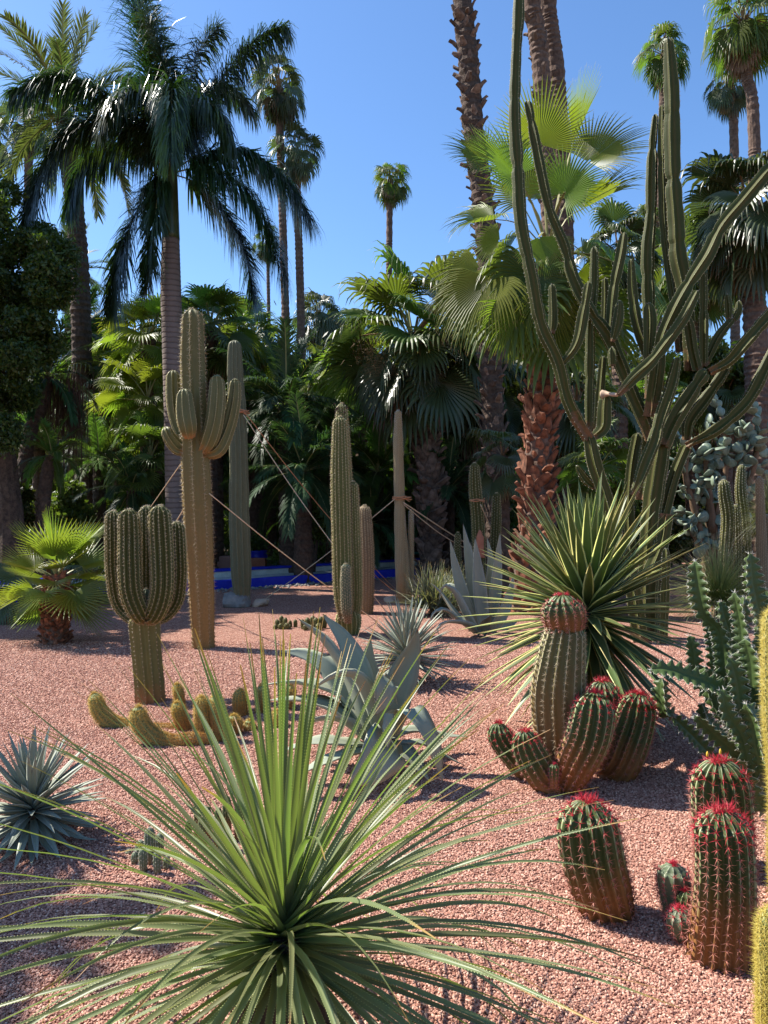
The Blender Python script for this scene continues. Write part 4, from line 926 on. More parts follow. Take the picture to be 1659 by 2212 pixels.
# spurge with toothed wings
Y = 4.3; root = thing('winged_spurge', 'green candelabra spurge with scalloped wings and pale paired thorns', 'succulent', gx(1630, Y))
eb = [([(1640, 1740), (1618, 1650), (1607, 1600), (1582, 1550), (1572, 1508), (1545, 1484), (1482, 1460), (1440, 1447), (1406, 1447)], -.1, 'bright arm reaching far left'),
      ([(1600, 1600), (1580, 1500), (1568, 1450), (1562, 1400), (1552, 1358), (1522, 1326), (1512, 1276), (1502, 1212)], .15, 'dark upright branch'),
      ([(1650, 1740), (1652, 1600), (1648, 1450), (1642, 1351), (1632, 1301), (1622, 1251), (1620, 1196)], .1, None),
      ([(1630, 1700), (1625, 1600), (1614, 1500), (1607, 1413), (1602, 1351), (1587, 1280)], 0, None),
      ([(1560, 1520), (1530, 1495), (1502, 1455), (1496, 1410), (1490, 1374)], .25, None),
      ([(1620, 1740), (1570, 1670), (1524, 1622), (1487, 1583), (1450, 1547)], .45, 'pale low arm pointing left'),
      ([(1645, 1725), (1630, 1668), (1595, 1632), (1545, 1587), (1502, 1548)], -.05, None),
      ([(1640, 1680), (1620, 1625), (1582, 1575), (1552, 1537), (1530, 1490), (1524, 1440)], .1, None),
      ([(1455, 1545), (1437, 1537), (1430, 1500), (1430, 1465)], .4, 'shadowed piece behind the left arm'),
      ([(1590, 1430), (1575, 1370), (1562, 1330), (1556, 1300)], .3, None),
      ([(1655, 1700), (1645, 1600), (1630, 1500), (1625, 1430), (1610, 1380)], -.2, None),
      ([(1612, 1600), (1600, 1540), (1590, 1470), (1575, 1420)], -.2, None),
      ([(1660, 1680), (1640, 1620), (1632, 1560), (1610, 1520)], -.35, None),
      ([(1648, 1500), (1650, 1400), (1655, 1330), (1652, 1275)], .3, None),
      ([(1600, 1480), (1590, 1400), (1602, 1340), (1608, 1290)], .45, None),
      ([(1565, 1560), (1556, 1500), (1545, 1440), (1542, 1390), (1530, 1350)], .5, None),
      ([(1660, 1640), (1640, 1560), (1622, 1480), (1600, 1400), (1596, 1330)], .6, None),
      ([(1655, 1600), (1650, 1520), (1640, 1440), (1650, 1360)], .05, None),
      ([(1640, 1700), (1618, 1660), (1600, 1590), (1570, 1540), (1560, 1490)], -.3, None),
      ([(1600, 1650), (1570, 1600), (1530, 1560), (1515, 1520)], .6, None),
      ([(1655, 1750), (1630, 1720), (1600, 1660), (1570, 1640)], -.3, 'pale old arm near the ground')]
for i, (pl, dY, lab) in enumerate(eb):
    pts = PP([(x, y, dY) for x, y in pl], Y)
    if i in (0, 2, 5): pts[0].z = 0
    stem_part(root, 'branch', pts, RR([random.Random(i * 9 + k).uniform(16, 23) for k in range(len(pl) - 1)] + [13], Y), 'c_euph', 'sp_pale', dict(n=3, length=.024, width=.0019, spread=.8, central=0), label=lab, ribs=3, depth=.72, per=12, step=.009, areole=.046, sharp=.55, wave=.36, seed=300 + i, rot=i * .9)

# ------------------------------------------------------------------ rosette plants, leaf by leaf
def leaf_part(root, pts, width, prof, mats, name='leaf', label=None, **kw):
    mb = MB(); blade(mb, pts, width, prof, **kw)
    return link(name, mb.mesh(name, [M[m] for m in mats], True, root.location), root, label=label)
GA = math.pi * (3 - math.sqrt(5))

# strap-leaved plant in the foreground
def sotol():
    c = P(612, 1998, 2.08); root = thing('strap_leaf_plant', 'huge foreground burst of long toothed strap leaves', 'plant', gx(612, 2.08))
    mb = MB(); tube(mb, [Vector((c.x, c.y, -.02)), Vector((c.x, c.y, c.z * .55)), c + Vector((0, 0, -.02))], [.11, .12, .05], 12, rough=.12)
    link('caudex', mb.mesh('caudex', [M['dark_trunk']], True, root.location), root)
    rr = random.Random(21); n = 255
    for i in range(n):
        u = (i + .5) / n
        el = math.radians(88 - 108 * u ** 0.80) + rr.gauss(0, .06)
        az = i * GA + rr.uniform(-.15, .15)
        L = rr.uniform(.70, .84) + .2 * max(0, math.cos(el)) * rr.uniform(.6, 1.1)
        bend = (.05 + .62 * max(0, math.cos(el)) ** 1.6) * rr.uniform(.3, 1.45)
        if rr.random() < .05: bend += rr.uniform(.6, 1.5); L *= .75
        r0 = .02 + .03 * u; cc = c + Vector((0, 0, -.09 * u))
        pts = arc_leaf(cc, az, el, L, bend, r0, 6, rr.uniform(-.25, .25))
        leaf_part(root, pts, rr.uniform(.018, .026), wprof_strap, ['sotol', 'sotol_teeth'], nsec=11, channel=.3, twist=rr.uniform(-1.2, 1.2), teeth=.0085, tooth=.0023)
    # dead leaves hanging under the head
    for i in range(70):
        az = i * GA; el = math.radians(rr.uniform(-80, -30))
        pts = arc_leaf(c + Vector((0, 0, -.12 - .12 * rr.random())), az, el, rr.uniform(.3, .5), .4, .05, 4)
        leaf_part(root, pts, .014, wprof_strap, ['dead_thatch'], name='dead_leaf', nsec=6, channel=.3)
sotol()

def rosette(label, name, cpx, cpy, Y, L, width, n, mats, e0=88, e1=-50, epow=.85, bend=.25, channel=.3, thick=.004, prof=wprof_sword, seed=0, trunk=None, Lv=.12, teeth=0, tooth=0, base_drop=.1, cat='plant', nsec=7, twist=.2, r0=.02):
    c = P(cpx, cpy, Y); root = thing(name, label, cat, gx(cpx, Y)); rr = random.Random(seed)
    if trunk:
        mb = MB(); tube(mb, [Vector((c.x, c.y, -.02)), Vector((c.x, c.y, c.z * .6)), c], [trunk, trunk * .9, trunk * .5], 10, rough=.15)
        link('trunk', mb.mesh('trunk', [M['dark_trunk']], True, root.location), root)
    for i in range(n):
        u = (i + .5) / n; el = math.radians(e0 - (e0 - e1) * u ** epow) + rr.gauss(0, .05); az = i * GA + rr.uniform(-.12, .12)
        LL = L * rr.uniform(1 - Lv, 1 + Lv) * (.8 if u < .05 else 1)
        pts = arc_leaf(c + Vector((0, 0, -base_drop * u)), az, el, LL, bend * rr.uniform(.4, 1.6) * (math.cos(el) + .15), r0, 4)
        zmin = min(p[2] for p in pts)
        if zmin < .01:
            for p in pts: p[2] = max(p[2], .012 + .01 * rr.random())
        leaf_part(root, pts, width * rr.uniform(.85, 1.15), prof, mats, nsec=nsec, channel=channel, thick=thick, twist=rr.uniform(-twist, twist), teeth=teeth, tooth=tooth)
    return root
rosette('large yellow edged sword leaf rosette behind the tall barrel cactus', 'variegated_yucca', 1268, 1296, 5.6, .86, .076, 290, ['yucca'], e1=-62, epow=.95, bend=.12, channel=.22, seed=31, trunk=.09, base_drop=.22, r0=.03)
rosette('blue grey spiky rosette cut by the left edge', 'blue_agave', 70, 1735, 3.75, .34, .036, 130, ['agave_blue'], e1=-30, epow=.8, bend=.12, thick=.006, seed=32, trunk=.06, base_drop=.07, cat='agave')
rosette('silvery narrow leaved rosette on the gravel left of the variegated rosette', 'blue_agave', 880, 1405, 7.2, .48, .036, 150, ['agave_blue'], e1=-18, epow=.85, bend=.12, thick=.006, seed=33, trunk=.07, base_drop=.1, cat='agave')

def tuft(label, name, cpx, cpy, Y, L, width, n, mat, e1=-10, bend=.3, seed=0, spread=.06, z0=None, epow=.8):
    c = P(cpx, cpy, Y)
    if z0 is not None: c.z = z0
    root = thing(name, label, 'plant', gx(cpx, Y)); rr = random.Random(seed); mb = MB()
    for i in range(n):
        u = (i + .5) / n; el = math.radians(88 - (88 - e1) * u ** epow) + rr.gauss(0, .08); az = i * GA
        cc = c + Vector((rr.gauss(0, spread), rr.gauss(0, spread), 0))
        pts = arc_leaf(cc, az, el, L * rr.uniform(.75, 1.15), bend * rr.uniform(.4, 1.8) * (math.cos(el) + .1), .01, 4)
        blade(mb, pts, width, wprof_strap, nsec=5, channel=.3)
    link('foliage', mb.mesh('foliage', [M[mat]], False, root.location), root, kind='stuff')
    mb = MB(); tube(mb, [Vector((c.x, c.y, -.01)), Vector((c.x, c.y, max(c.z, .06)))], [.07, .05], 8, rough=.1)
    link('base', mb.mesh('base', [M['dark_trunk']], False, root.location), root)
    return root
tuft('bushy grey green narrow leaved tuft left of the tall curling agave', 'narrow_leaf_tuft', 938, 1318, 12.0, .68, .022, 420, 'thin_leaf', e1=-8, bend=.25, seed=41, z0=.12, spread=.12)
tuft('second narrow leaved tuft behind the first one', 'narrow_leaf_tuft', 985, 1290, 12.8, .6, .022, 250, 'thin_leaf', e1=0, bend=.25, seed=42, z0=.12, spread=.12)
tuft('fine upright green grass tuft in front of the ribbed columns at right', 'grass_tuft', 1553, 1296, 11.6, .95, .011, 900, 'grass_leaf', e1=-25, bend=.5, seed=43, z0=.3, spread=.05, epow=.9)
tuft('grey fine leaved tuft high at the right edge above the hairy columns', 'grass_tuft', 1668, 1108, 12.5, .75, .01, 600, 'thin_leaf', e1=-50, bend=.4, seed=44, spread=.03, epow=1)

# broad agave in the middle: leaves laid out one by one
def ag(x, y): return (553 + x / 3.0, 1296 + y / 3.0)
root = thing('broad_agave', 'big grey green agave with folded and drooping broad leaves in the middle of the bed', 'agave', gx(800, 4.75)); Y = 4.75
ag_leaves = [
 ([(760, 900, 0), (715, 700, .05), (640, 440, .1), (560, 250, .12), (430, 90, .1)], 150, 0.3, 'tall leaf leaning left'),
 ([(740, 900, -.05), (660, 720, -.05), (560, 480, -.02), (430, 270, 0), (265, 115, 0)], 150, 0.5, 'second tall leaf leaning left'),
 ([(720, 880, .15), (600, 640, .2), (470, 450, .25), (330, 360, .25), (170, 330, .2)], 190, 0.1, 'broad pale leaf bent over to the left'),
 ([(790, 880, -.1), (740, 640, -.2), (640, 490, -.28), (500, 500, -.3), (350, 590, -.3)], 95, 0.2, 'narrow arching leaf'),
 ([(842, 500, -.22), (846, 530, -.30), (836, 600, -.33), (812, 680, -.34), (775, 748, -.33)], 120, 0.08, 'leaf folded over at its middle'),
 ([(840, 880, .05), (880, 640, .08), (960, 430, .1), (1020, 300, .08), (1050, 190, .02)], 170, 0.45, 'upright leaf with a curled brown tip'),
 ([(790, 860, .2), (740, 600, .25), (720, 400, .25), (745, 255, .22)], 150, 0.15, 'leaf with pale bent top'),
 ([(880, 880, -.1), (930, 740, -.2), (1010, 715, -.3), (1110, 850, -.36), (1170, 1010, -.36), (1212, 1190, -.3)], 135, 0.1, 'grey leaf drooping right'),
 ([(870, 900, .1), (980, 850, .2), (1120, 850, .3), (1230, 880, .35), (1385, 884, .35)], 90, 0.2, 'olive leaf pointing right'),
 ([(890, 930, 0), (1080, 930, .05), (1220, 1010, .08), (1360, 1108, .05)], 70, 0.2, None),
 ([(850, 930, -.15), (950, 980, -.25), (1050, 1080, -.32), (1130, 1180, -.36)], 110, 0.2, 'leaf lying on the gravel'),
 ([(850, 880, -.2), (830, 960, -.36), (740, 1090, -.46), (600, 1200, -.5)], 220, 0.15, 'broad pale lower leaf'),
 ([(862, 735, -.33), (862, 800, -.36), (856, 870, -.38), (850, 960, -.38)], 62, 0.1, None),
 ([(740, 920, .1), (560, 640, .15), (300, 545, .2), (30, 552, .25)], 150, 0.3, 'long leaf lying to the left'),
 ([(740, 930, -.1), (560, 790, -.2), (400, 780, -.25), (240, 850, -.3)], 150, 0.2, 'yellow green lower leaf'),
 ([(760, 950, -.1), (560, 930, -.2), (380, 920, -.2), (160, 980, -.2)], 110, 0.2, None),
 ([(760, 960, -.2), (560, 1010, -.35), (380, 1080, -.42), (190, 1190, -.45)], 100, 0.2, None),
 ([(740, 900, 0), (540, 740, .05), (330, 660, .1), (80, 650, .1)], 150, 0.3, None),
 ([(800, 880, .3), (830, 700, .45), (880, 560, .55), (940, 480, .6)], 120, .3, None),
 ([(740, 900, .3), (640, 760, .45), (520, 680, .55), (380, 620, .6)], 130, .3, None),
 ([(820, 900, .1), (845, 700, .1), (850, 560, .05), (842, 470, .0)], 110, .3, None),
]
for i, (pl, w, ch, lab) in enumerate(ag_leaves):
    pts = [P(*ag(x, y), Y + d) for x, y, d in pl]
    for p in pts: p.z = max(p.z, .015)
    leaf_part(root, pts, w / 3 * Y / FPX * 1.4, wprof_agave, ['agave_grey', 'agave_teeth'], label=lab, nsec=18, channel=ch, thick=.016 if ch > .12 else .007, teeth=.02, tooth=.004, twist=random.Random(i).uniform(-.4, .4), up=(0, 0, 1) if abs(pl[0][0] - pl[-1][0]) > 250 else (0.35, -1, .3), wavy=.08)
mb = MB(); b = P(*ag(790, 900), Y); tube(mb, [Vector((b.x, b.y, -.02)), Vector((b.x, b.y, .2))], [.1, .07], 10, rough=.1)
link('core', mb.mesh('core', [M['agave_grey']], True, root.location), root)

# tall agave with curling leaves, right of the woolly column
Y = 10.2; root = thing('curling_agave', 'grey agave with stiff upright and outward curling leaves right of the narrow leaved tuft', 'agave', gx(1035, Y))
al = [([(1035, 1368, 0), (1005, 1300, 0), (985, 1230, 0), (972, 1165, 0)], 26), ([(1040, 1368, .1), (1025, 1290, .15), (1012, 1210, .15), (1000, 1130, .15)], 30),
      ([(1045, 1368, -.1), (1038, 1290, -.1), (1032, 1220, -.1), (1026, 1160, -.1)], 30), ([(1050, 1368, .1), (1056, 1290, .1), (1060, 1220, .1), (1052, 1160, .1)], 26),
      ([(1055, 1368, 0), (1068, 1290, 0), (1074, 1220, 0), (1080, 1150, 0)], 26), ([(1030, 1370, -.2), (1005, 1330, -.35), (980, 1280, -.4), (958, 1268, -.4), (948, 1300, -.4)], 24),
      ([(1025, 1372, -.2), (990, 1340, -.3), (960, 1318, -.4), (935, 1328, -.42), (932, 1350, -.42)], 20), ([(1028, 1372, .1), (985, 1330, .2), (950, 1280, .3), (928, 1258, .3)], 22),
      ([(1035, 1372, -.3), (1010, 1350, -.5), (965, 1345, -.7), (945, 1360, -.75), (955, 1378, -.75)], 20), ([(1035, 1365, .3), (1000, 1290, .5), (970, 1262, .6), (955, 1272, .6)], 22),
      ([(1060, 1370, -.1), (1085, 1330, -.2), (1100, 1290, -.2), (1110, 1240, -.2)], 24), ([(1065, 1370, .2), (1095, 1350, .3), (1120, 1340, .35)], 22), ([(1045, 1365, .3), (1030, 1280, .4), (1018, 1200, .4), (1015, 1170, .4)], 26), ([(1040, 1372, -.3), (1050, 1340, -.5), (1060, 1330, -.7)], 24)]
for i, (pl, w) in enumerate(al):
    pts = PP(pl, Y)
    for p in pts: p.z = max(p.z, .03)
    leaf_part(root, pts, w * Y / FPX * 1.05, wprof_agave, ['agave_blue', 'agave_teeth'], nsec=14, channel=.45, thick=.02, up=(0, -1, .3) if abs(pl[0][0] - pl[-1][0]) < 70 else (0, 0, 1), teeth=.04, tooth=.006, twist=random.Random(i).uniform(-.3, .3))

# ------------------------------------------------------------------ palms
def fan_variant(el, seed, nseg, droop, petl, Rb, hang, A=2.3, split=.5, fold=.25, dead=False):
    mb = MB(); rr = random.Random(seed * 7 + int(el)); e = math.radians(el); p = np.zeros(3); pts = [p.copy()]
    for i in range(4):
        ee = e - math.radians(22 * (1 if el > -30 else .4)) * ((i + .5) / 4) ** 1.2 * math.cos(e) * 1.6
        p = p + np.array([math.cos(ee), 0, math.sin(ee)]) * petl / 4; pts.append(p.copy())
    ce = ee - math.radians(hang) * (1 if el > -30 else .5)
    tw = rr.uniform(-.45, .45); c = np.array([math.cos(ce), 0, math.sin(ce)]); n0 = np.array([-math.sin(ce), 0, math.cos(ce)])
    n0 = n0 * math.cos(tw) + np.array([0, 1.0, 0]) * math.sin(tw)
    strip(mb, pts, .05, .028, 1, .2)
    fan(mb, p, c, n0, Rb, nseg=nseg, A=A, split=split, droop=droop, fold=fold, seed=seed + int(el) * 3)
    return mb
ELS = [82, 62, 42, 22, 4, -16, -38, -62]
FAN = {}
def fan_lib(key, mat, pmat, nseg=40, droop=.7, petl=.46, Rb=.56, hang=22, els=ELS, seeds=2, **kw):
    FAN[key] = {}
    for el in els:
        FAN[key][el] = []
        for s in range(seeds):
            mb = fan_variant(el, s + 1, nseg, droop, petl, Rb, hang, **kw)
            FAN[key][el].append(mb.mesh('fan_leaf', [M[mat], M[pmat]]))
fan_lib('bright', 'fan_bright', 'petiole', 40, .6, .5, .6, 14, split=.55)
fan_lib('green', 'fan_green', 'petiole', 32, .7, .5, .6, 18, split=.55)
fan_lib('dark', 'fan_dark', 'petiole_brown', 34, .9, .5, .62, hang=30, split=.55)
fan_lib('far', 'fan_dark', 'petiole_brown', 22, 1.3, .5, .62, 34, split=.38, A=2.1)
fan_lib('farg', 'fan_green', 'petiole_brown', 22, 1.3, .5, .62, 34, split=.38, A=2.1)
fan_lib('dead', 'fan_dead', 'petiole_brown', 20, 1.3, .36, .5, 30, els=[-38, -62, -80])
fan_lib('med', 'fan_med', 'petiole', 30, .03, .40, .68, 2, A=1.75, split=.42, fold=.3)

def pick(lib, el):
    k = min(lib, key=lambda q: abs(q - el)); return lib[k]
BOOTS = []
def make_boots():
    for s in range(4):
        rr = random.Random(s + 50); mb = MB(); j = lambda a: rr.uniform(-a, a)
        prof = [(-.11, .085, .0), (-.02, .085, .035 + j(.01)), (.07, .06, .075 + j(.015)), (.13 + j(.03), .038, .10 + j(.02))]
        vs = []
        for z, w, y in prof: vs += [(-w + j(.01), y - .012, z + j(.01)), (0, y + .022, z - .012), (w + j(.01), y - .012, z + j(.01))]
        for z, w, y in prof: vs += [(-w, y - .035, z), (w, y - .035, z)]
        f = []
        for i in range(3): f += [(3 * i, 3 * i + 1, 3 * i + 4, 3 * i + 3), (3 * i + 1, 3 * i + 2, 3 * i + 5, 3 * i + 4), (12 + 2 * i, 14 + 2 * i, 15 + 2 * i, 13 + 2 * i), (3 * i, 3 * i + 3, 14 + 2 * i, 12 + 2 * i), (3 * i + 2, 13 + 2 * i, 15 + 2 * i, 3 * i + 5)]
        f += [(9, 10, 11, 19, 18)]
        mb.add(vs, f, 0); BOOTS.append(mb)
make_boots()
BOOTM = {mt: [b.mesh('leaf_base', [M[mt]]) for b in BOOTS] for mt in ('boot', 'boot_grey')}

def trunk(root, pts, radii, style, mat=None, boots=0, bmat='boot', z0=None, seed=0, bs=1.0, joined=False):
    o0 = root.location; mb = MB(); rr = random.Random(seed)
    L = sum((Vector(pts[i + 1]) - Vector(pts[i])).length for i in range(len(pts) - 1))
    mat = mat or {'ring': 'brown_trunk', 'royal': 'royal_trunk', 'boots': 'brown_trunk', 'dark': 'dark_trunk'}[style]
    n = int(L / (.10 if style != 'royal' else .05)) + 6
    A = catmull([(*tuple(p), r) for p, r in zip(pts, radii)], n); C = A[:, :3]; T, U, V = frames(C); K = 14
    vs, tt = [], []
    for i in range(n):
        st = (1 + (.05 if style != 'royal' else .012) * ((i % 2) * 2 - 1)) * (1 + rr.uniform(-.03, .03) * (style != 'royal'))
        for j in range(K):
            a = 2 * math.pi * j / K; r = A[i, 3] * st * (1 + (rr.uniform(-.045, .045) if style != 'royal' else 0))
            vs.append((C[i] + U[i] * math.cos(a) * r + V[i] * math.sin(a) * r).tolist()); tt.append(i / n)
    mb.add(vs, [(i * K + j, i * K + (j + 1) % K, (i + 1) * K + (j + 1) % K, (i + 1) * K + j) for i in range(n - 1) for j in range(K)], 0, tt)
    tr = link('trunk', mb.mesh('trunk', [M[mat]], style == 'royal', o0), root)
    if boots:
        jm = MB(); ga = 2 * math.pi * .382
        for k in range(boots):
            x = (k + .5) / boots * (n - 1); i = min(int(x), n - 2); f = x - i; a = k * ga + rr.uniform(-.12, .12)
            c = C[i] * (1 - f) + C[i + 1] * f; r = A[i, 3]; out = U[i] * math.cos(a) + V[i] * math.sin(a)
            up = T[i] if T[i][2] > 0 else -T[i]; side = np.cross(out, up)
            s = bs * rr.uniform(.6, 1.35); m3 = Matrix((side, out, up)).transposed(); tilt = Matrix.Rotation(rr.uniform(-.65, .2), 3, 'X') @ Matrix.Rotation(rr.uniform(-.4, .4), 3, 'Y')
            mm = (m3 @ tilt).to_4x4(); mm.translation = Vector(c + out * r * .92) - o0
            b = rr.randrange(4)
            if not joined:
                o = link('leaf_base', BOOTM[bmat][b], tr); o.matrix_local = mm @ Matrix.Scale(s, 4)
            else:
                w = mm @ Matrix.Scale(s, 4)
                jm.add([tuple(w @ Vector(v)) for v in BOOTS[b].v], BOOTS[b].f, 0, 0.0)
        if joined: link('leaf_bases', jm.mesh('leaf_bases', [M[bmat]]), tr, kind='stuff')
    return tr

def crown(root, apex, reach, key, n, emax=86, emin=-45, seed=0, dead=0, dspread=.9, epow=.9, name='frond', skip=None):
    rr = random.Random(seed); a0 = rr.uniform(0, 6.28); o0 = root.location
    for i in range(n):
        u = (i + .5) / n; el = emax - (emax - emin) * u ** epow + rr.uniform(-6, 6) * (3 if key == 'dark' else 1.6)
        me = rr.choice(pick(FAN[key], el)); az = a0 + i * GA + rr.uniform(-.35, .35)
        if skip and skip(az % (2 * math.pi), el): continue
        s = reach * rr.uniform(.78, 1.18)
        link(name, me, root, loc=Vector(apex) - o0 - Vector((0, 0, .25 * u * min(reach, 1.2))), rot=(rr.uniform(-.1, .1), 0, az), scale=s)
    for i in range(dead):
        el = rr.uniform(-85, -45); me = rr.choice(pick(FAN['dead'], el)); az = a0 + i * GA * 1.3
        link('dead_frond', me, root, loc=Vector(apex) - o0 - Vector((0, 0, .25 * reach * rr.uniform(.4, 1.6))), rot=(0, 0, az), scale=reach * dspread * rr.uniform(.8, 1.1))

def fan_palm(label, apx, apy, Y, reach, bpx=None, tr=.16, key='far', n=22, emin=-45, dead=6, seed=0, style='ring', group=None, mid=None, boots=0, bmat='boot_grey', emax=86, bs=1.0, joined=True, trb=None, name='fan_palm', epow=.9):
    a = P(apx, apy, Y); root = thing(name, label, 'palm tree', gx(bpx if bpx is not None else apx, Y), group)
    pts = [root.location + Vector((0, 0, -.05))]
    if mid: pts += PP(mid, Y)
    pts.append(a)
    rb = trb or tr * 1.25; k = len(pts)
    trunk(root, pts, [rb + (tr - rb) * (i / (k - 1)) ** .5 for i in range(k)], style, boots=boots, bmat=bmat, seed=seed, bs=bs, joined=joined)
    crown(root, a, reach, key, n, emin=emin, seed=seed, dead=dead, emax=emax, epow=epow)
    return root, a

SK = 'tall skinny fan palms against the sky'
fan_palm('tall fan palm just right of the royal palm, upper of two', 604, 190, 30, 1.5, 622, 0.144, seed=1, group=SK, n=35, emin=-72, dead=28, mid=[(618, 740), (606, 330)])
fan_palm('tall fan palm just right of the royal palm, lower of two', 640, 325, 30, 1.3, 653, 0.144, seed=2, group=SK, n=32, emin=-72, dead=25, mid=[(651, 740), (643, 450)])
fan_palm('lone skinny fan palm in the open middle of the sky', 843, 388, 36, 1.2, 838, 0.137, key='farg', seed=3, group=SK, n=35, emin=-72, dead=19, mid=[(841, 520)])
fan_palm('tall fan palm right behind the tallest limb of the cactus tree', 1434, 115, 34, 1.5, 1420, 0.144, key='farg', seed=4, group=SK, n=35, emin=-72, dead=19, mid=[(1420, 640)])
fan_palm('shorter of two skyline fan palms at upper right', 1578, 175, 33, 1.35, 1590, 0.173, seed=5, group=SK, n=27, emin=-72, dead=34, mid=[(1586, 340)])
fan_palm('tallest skyline fan palm touching the top right corner', 1605, 45, 28, 1.9, 1640, 0.187, key='farg', seed=6, group=SK, n=35, emin=-72, dead=55, mid=[(1630, 320), (1612, 160)])
fan_palm('fan palm behind the upper left fronds of the royal palm', 62, 262, 30, 1.35, 60, 0.158, seed=7, group=SK, n=29, emin=-72, dead=25)
fan_palm('fan palm half cut by the left edge', -28, 290, 30, 1.4, -30, 0.158, seed=8, group=SK, n=27, emin=-72, dead=25)
fan_palm('thin distant palm trunk whose crown hides behind the royal palm', 578, 520, 46, 1.3, 588, 0.101, seed=9, group=SK, n=18, emin=-72, dead=11)
fan_palm('small distant fan palm seen between the limbs of the cactus tree', 1404, 490, 34, 1.3, 1426, 0.144, key='farg', seed=10, group=SK, n=24, emin=-72, dead=16, mid=[(1422, 640)])
fan_palm('reddish bare trunk rising out of the top behind the big bright fan palm', 1146, -420, 21, 2.0, 1180, .22, seed=11, n=18, emin=-50, dead=12, mid=[(1190, 560), (1172, 200), (1158, 60), (1148, -20)], style='boots', boots=110, bmat='boot_grey')
fan_palm('dark bare trunk beside the reddish one rising out of the top', 1180, -440, 21.6, 2.0, 1215, .23, seed=12, n=18, emin=-50, dead=12, mid=[(1220, 560), (1202, 180), (1188, 60), (1183, -20)])
# shaggy trunk
fan_palm('shaggy dark trunk with ragged leaf bases crossing the upper middle sky', 965, -420, 17, 2.2, 1075, .215, seed=13, n=20, emin=-50, dead=8, mid=[(1055, 600), (1042, 430), (1024, 290), (1016, 180), (1004, 60), (998, -10)], style='dark', boots=300, bs=.95, joined=False, trb=.25)
# centre dark palm and neighbour
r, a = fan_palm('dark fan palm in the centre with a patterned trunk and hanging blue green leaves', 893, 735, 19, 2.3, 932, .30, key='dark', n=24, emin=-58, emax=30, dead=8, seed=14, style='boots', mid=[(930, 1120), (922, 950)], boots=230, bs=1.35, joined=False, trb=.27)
crown(r, a, 2.5, 'green', 16, emin=5, seed=141)
mb = MB(); rr = random.Random(8)
for cx, cy in ((812, 770), (905, 775), (790, 745), (845, 790), (920, 760)):
    c = P(cx, cy, 18.2)
    for k in range(200):
        p = c + Vector((rr.gauss(0, .18), rr.gauss(0, .2), rr.gauss(0, .28))); q = p + Vector((rr.uniform(-.12, .12), rr.uniform(-.1, .1), rr.uniform(-.14, .05)))
        strip(mb, [p, q], .012, .006, 0)
    strip(mb, [a, (a + c) / 2 + Vector((0, 0, .3)), c], .04, .02, 0)
link('flower_stalks', mb.mesh('flower_stalks', [M['petiole_brown']], False, r.location), r)
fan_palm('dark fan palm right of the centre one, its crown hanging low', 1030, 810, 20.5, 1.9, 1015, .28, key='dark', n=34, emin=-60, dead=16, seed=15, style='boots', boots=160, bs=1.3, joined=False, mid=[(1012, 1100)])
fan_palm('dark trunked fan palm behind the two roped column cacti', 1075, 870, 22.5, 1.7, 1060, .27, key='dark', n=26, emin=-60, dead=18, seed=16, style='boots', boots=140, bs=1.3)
# big bright fan palm with the red trunk
Y = 12.2; root = thing('fan_palm', 'big bright green fan palm on a rust red trunk of old leaf bases', 'palm tree', gx(1138, Y))
apex = P(1184, 545, Y)
trunk(root, [root.location, *PP([(1146, 1200), (1158, 1106), (1166, 920), (1178, 790), (1186, 640)], Y), apex], [.25, .235, .225, .215, .2, .18, .12], 'boots', boots=300, bmat='boot', seed=17, bs=1.0)
def bigfan(hub, tip, dh, dt, ftoward, A=2.2, droop=.5, fold=.25, nseg=50, split=.5, seed=0, sp=None, rs=1.0, lab=None, mat='fan_bright'):
    """one frond of the big palm: stalk from the crown to the hub, blade from hub to tip"""
    h = P(*hub, Y + dh); tpt = P(*tip, Y + dt); mb = MB()
    mid = (apex + h) / 2 + Vector((0, 0, .18)); s0 = sp or apex
    strip(mb, [s0, mid, h], .055, .035, 1, .2); c = tpt - h
    fan(mb, h, tuple(c), ftoward, c.length * rs, nseg=nseg, A=A, split=split, droop=droop, fold=fold, seed=seed)
    link('frond', mb.mesh('fan_leaf', [M[mat], M['petiole']], False, root.location), root, label=lab)
cam_n = (0, -1, .15)
bigfan((1166, 312), (1166, 158), -.3, -.5, (0.1, -1, .3), A=1.9, droop=.12, seed=1, lab='upright fan facing the path')
bigfan((1219, 418), (1290, 318), -.9, -1.1, (-.3, -1, .35), A=2.3, droop=.25, seed=2, lab='shaded round fan')
bigfan((1272, 350), (1388, 250), -.1, -.1, (-.5, -.8, .3), A=1.75, droop=.25, seed=3, lab='right hand fan')
bigfan((1238, 310), (1302, 168), .3, .4, (-1, -.15, .2), A=1.2, droop=.15, fold=.8, seed=4, lab='narrow folded fan')
bigfan((1262, 450), (1396, 378), .2, .3, (-.35, -.35, 1), A=1.7, droop=.35, fold=.6, seed=5)
bigfan((1113, 380), (1018, 268), -.5, -.7, (.35, -1, .5), A=1.9, droop=.35, seed=6, lab='upper left fan')
bigfan((1050, 352), (962, 280), .5, .5, (.3, -1, .5), A=1.7, droop=.35, seed=7)
bigfan((1068, 474), (942, 492), -.1, -.2, (.1, -.55, 1), A=1.8, droop=.55, fold=.4, seed=8, lab='left hand yellow green fan')
bigfan((1164, 512), (1196, 606), -1.0, -1.15, (0, -1, .2), A=1.25, droop=.1, seed=9, lab='pale leaf underside', rs=1.0)
bigfan((1037, 580), (925, 668), -.2, -.3, (-.3, -.8, .8), A=1.9, droop=.8, fold=.3, seed=10, lab='lower left hanging fan')
bigfan((1060, 600), (975, 760), -.7, -.9, (-.5, -1, .5), A=1.6, droop=.7, seed=11, lab='drooping fan with pale midrib')
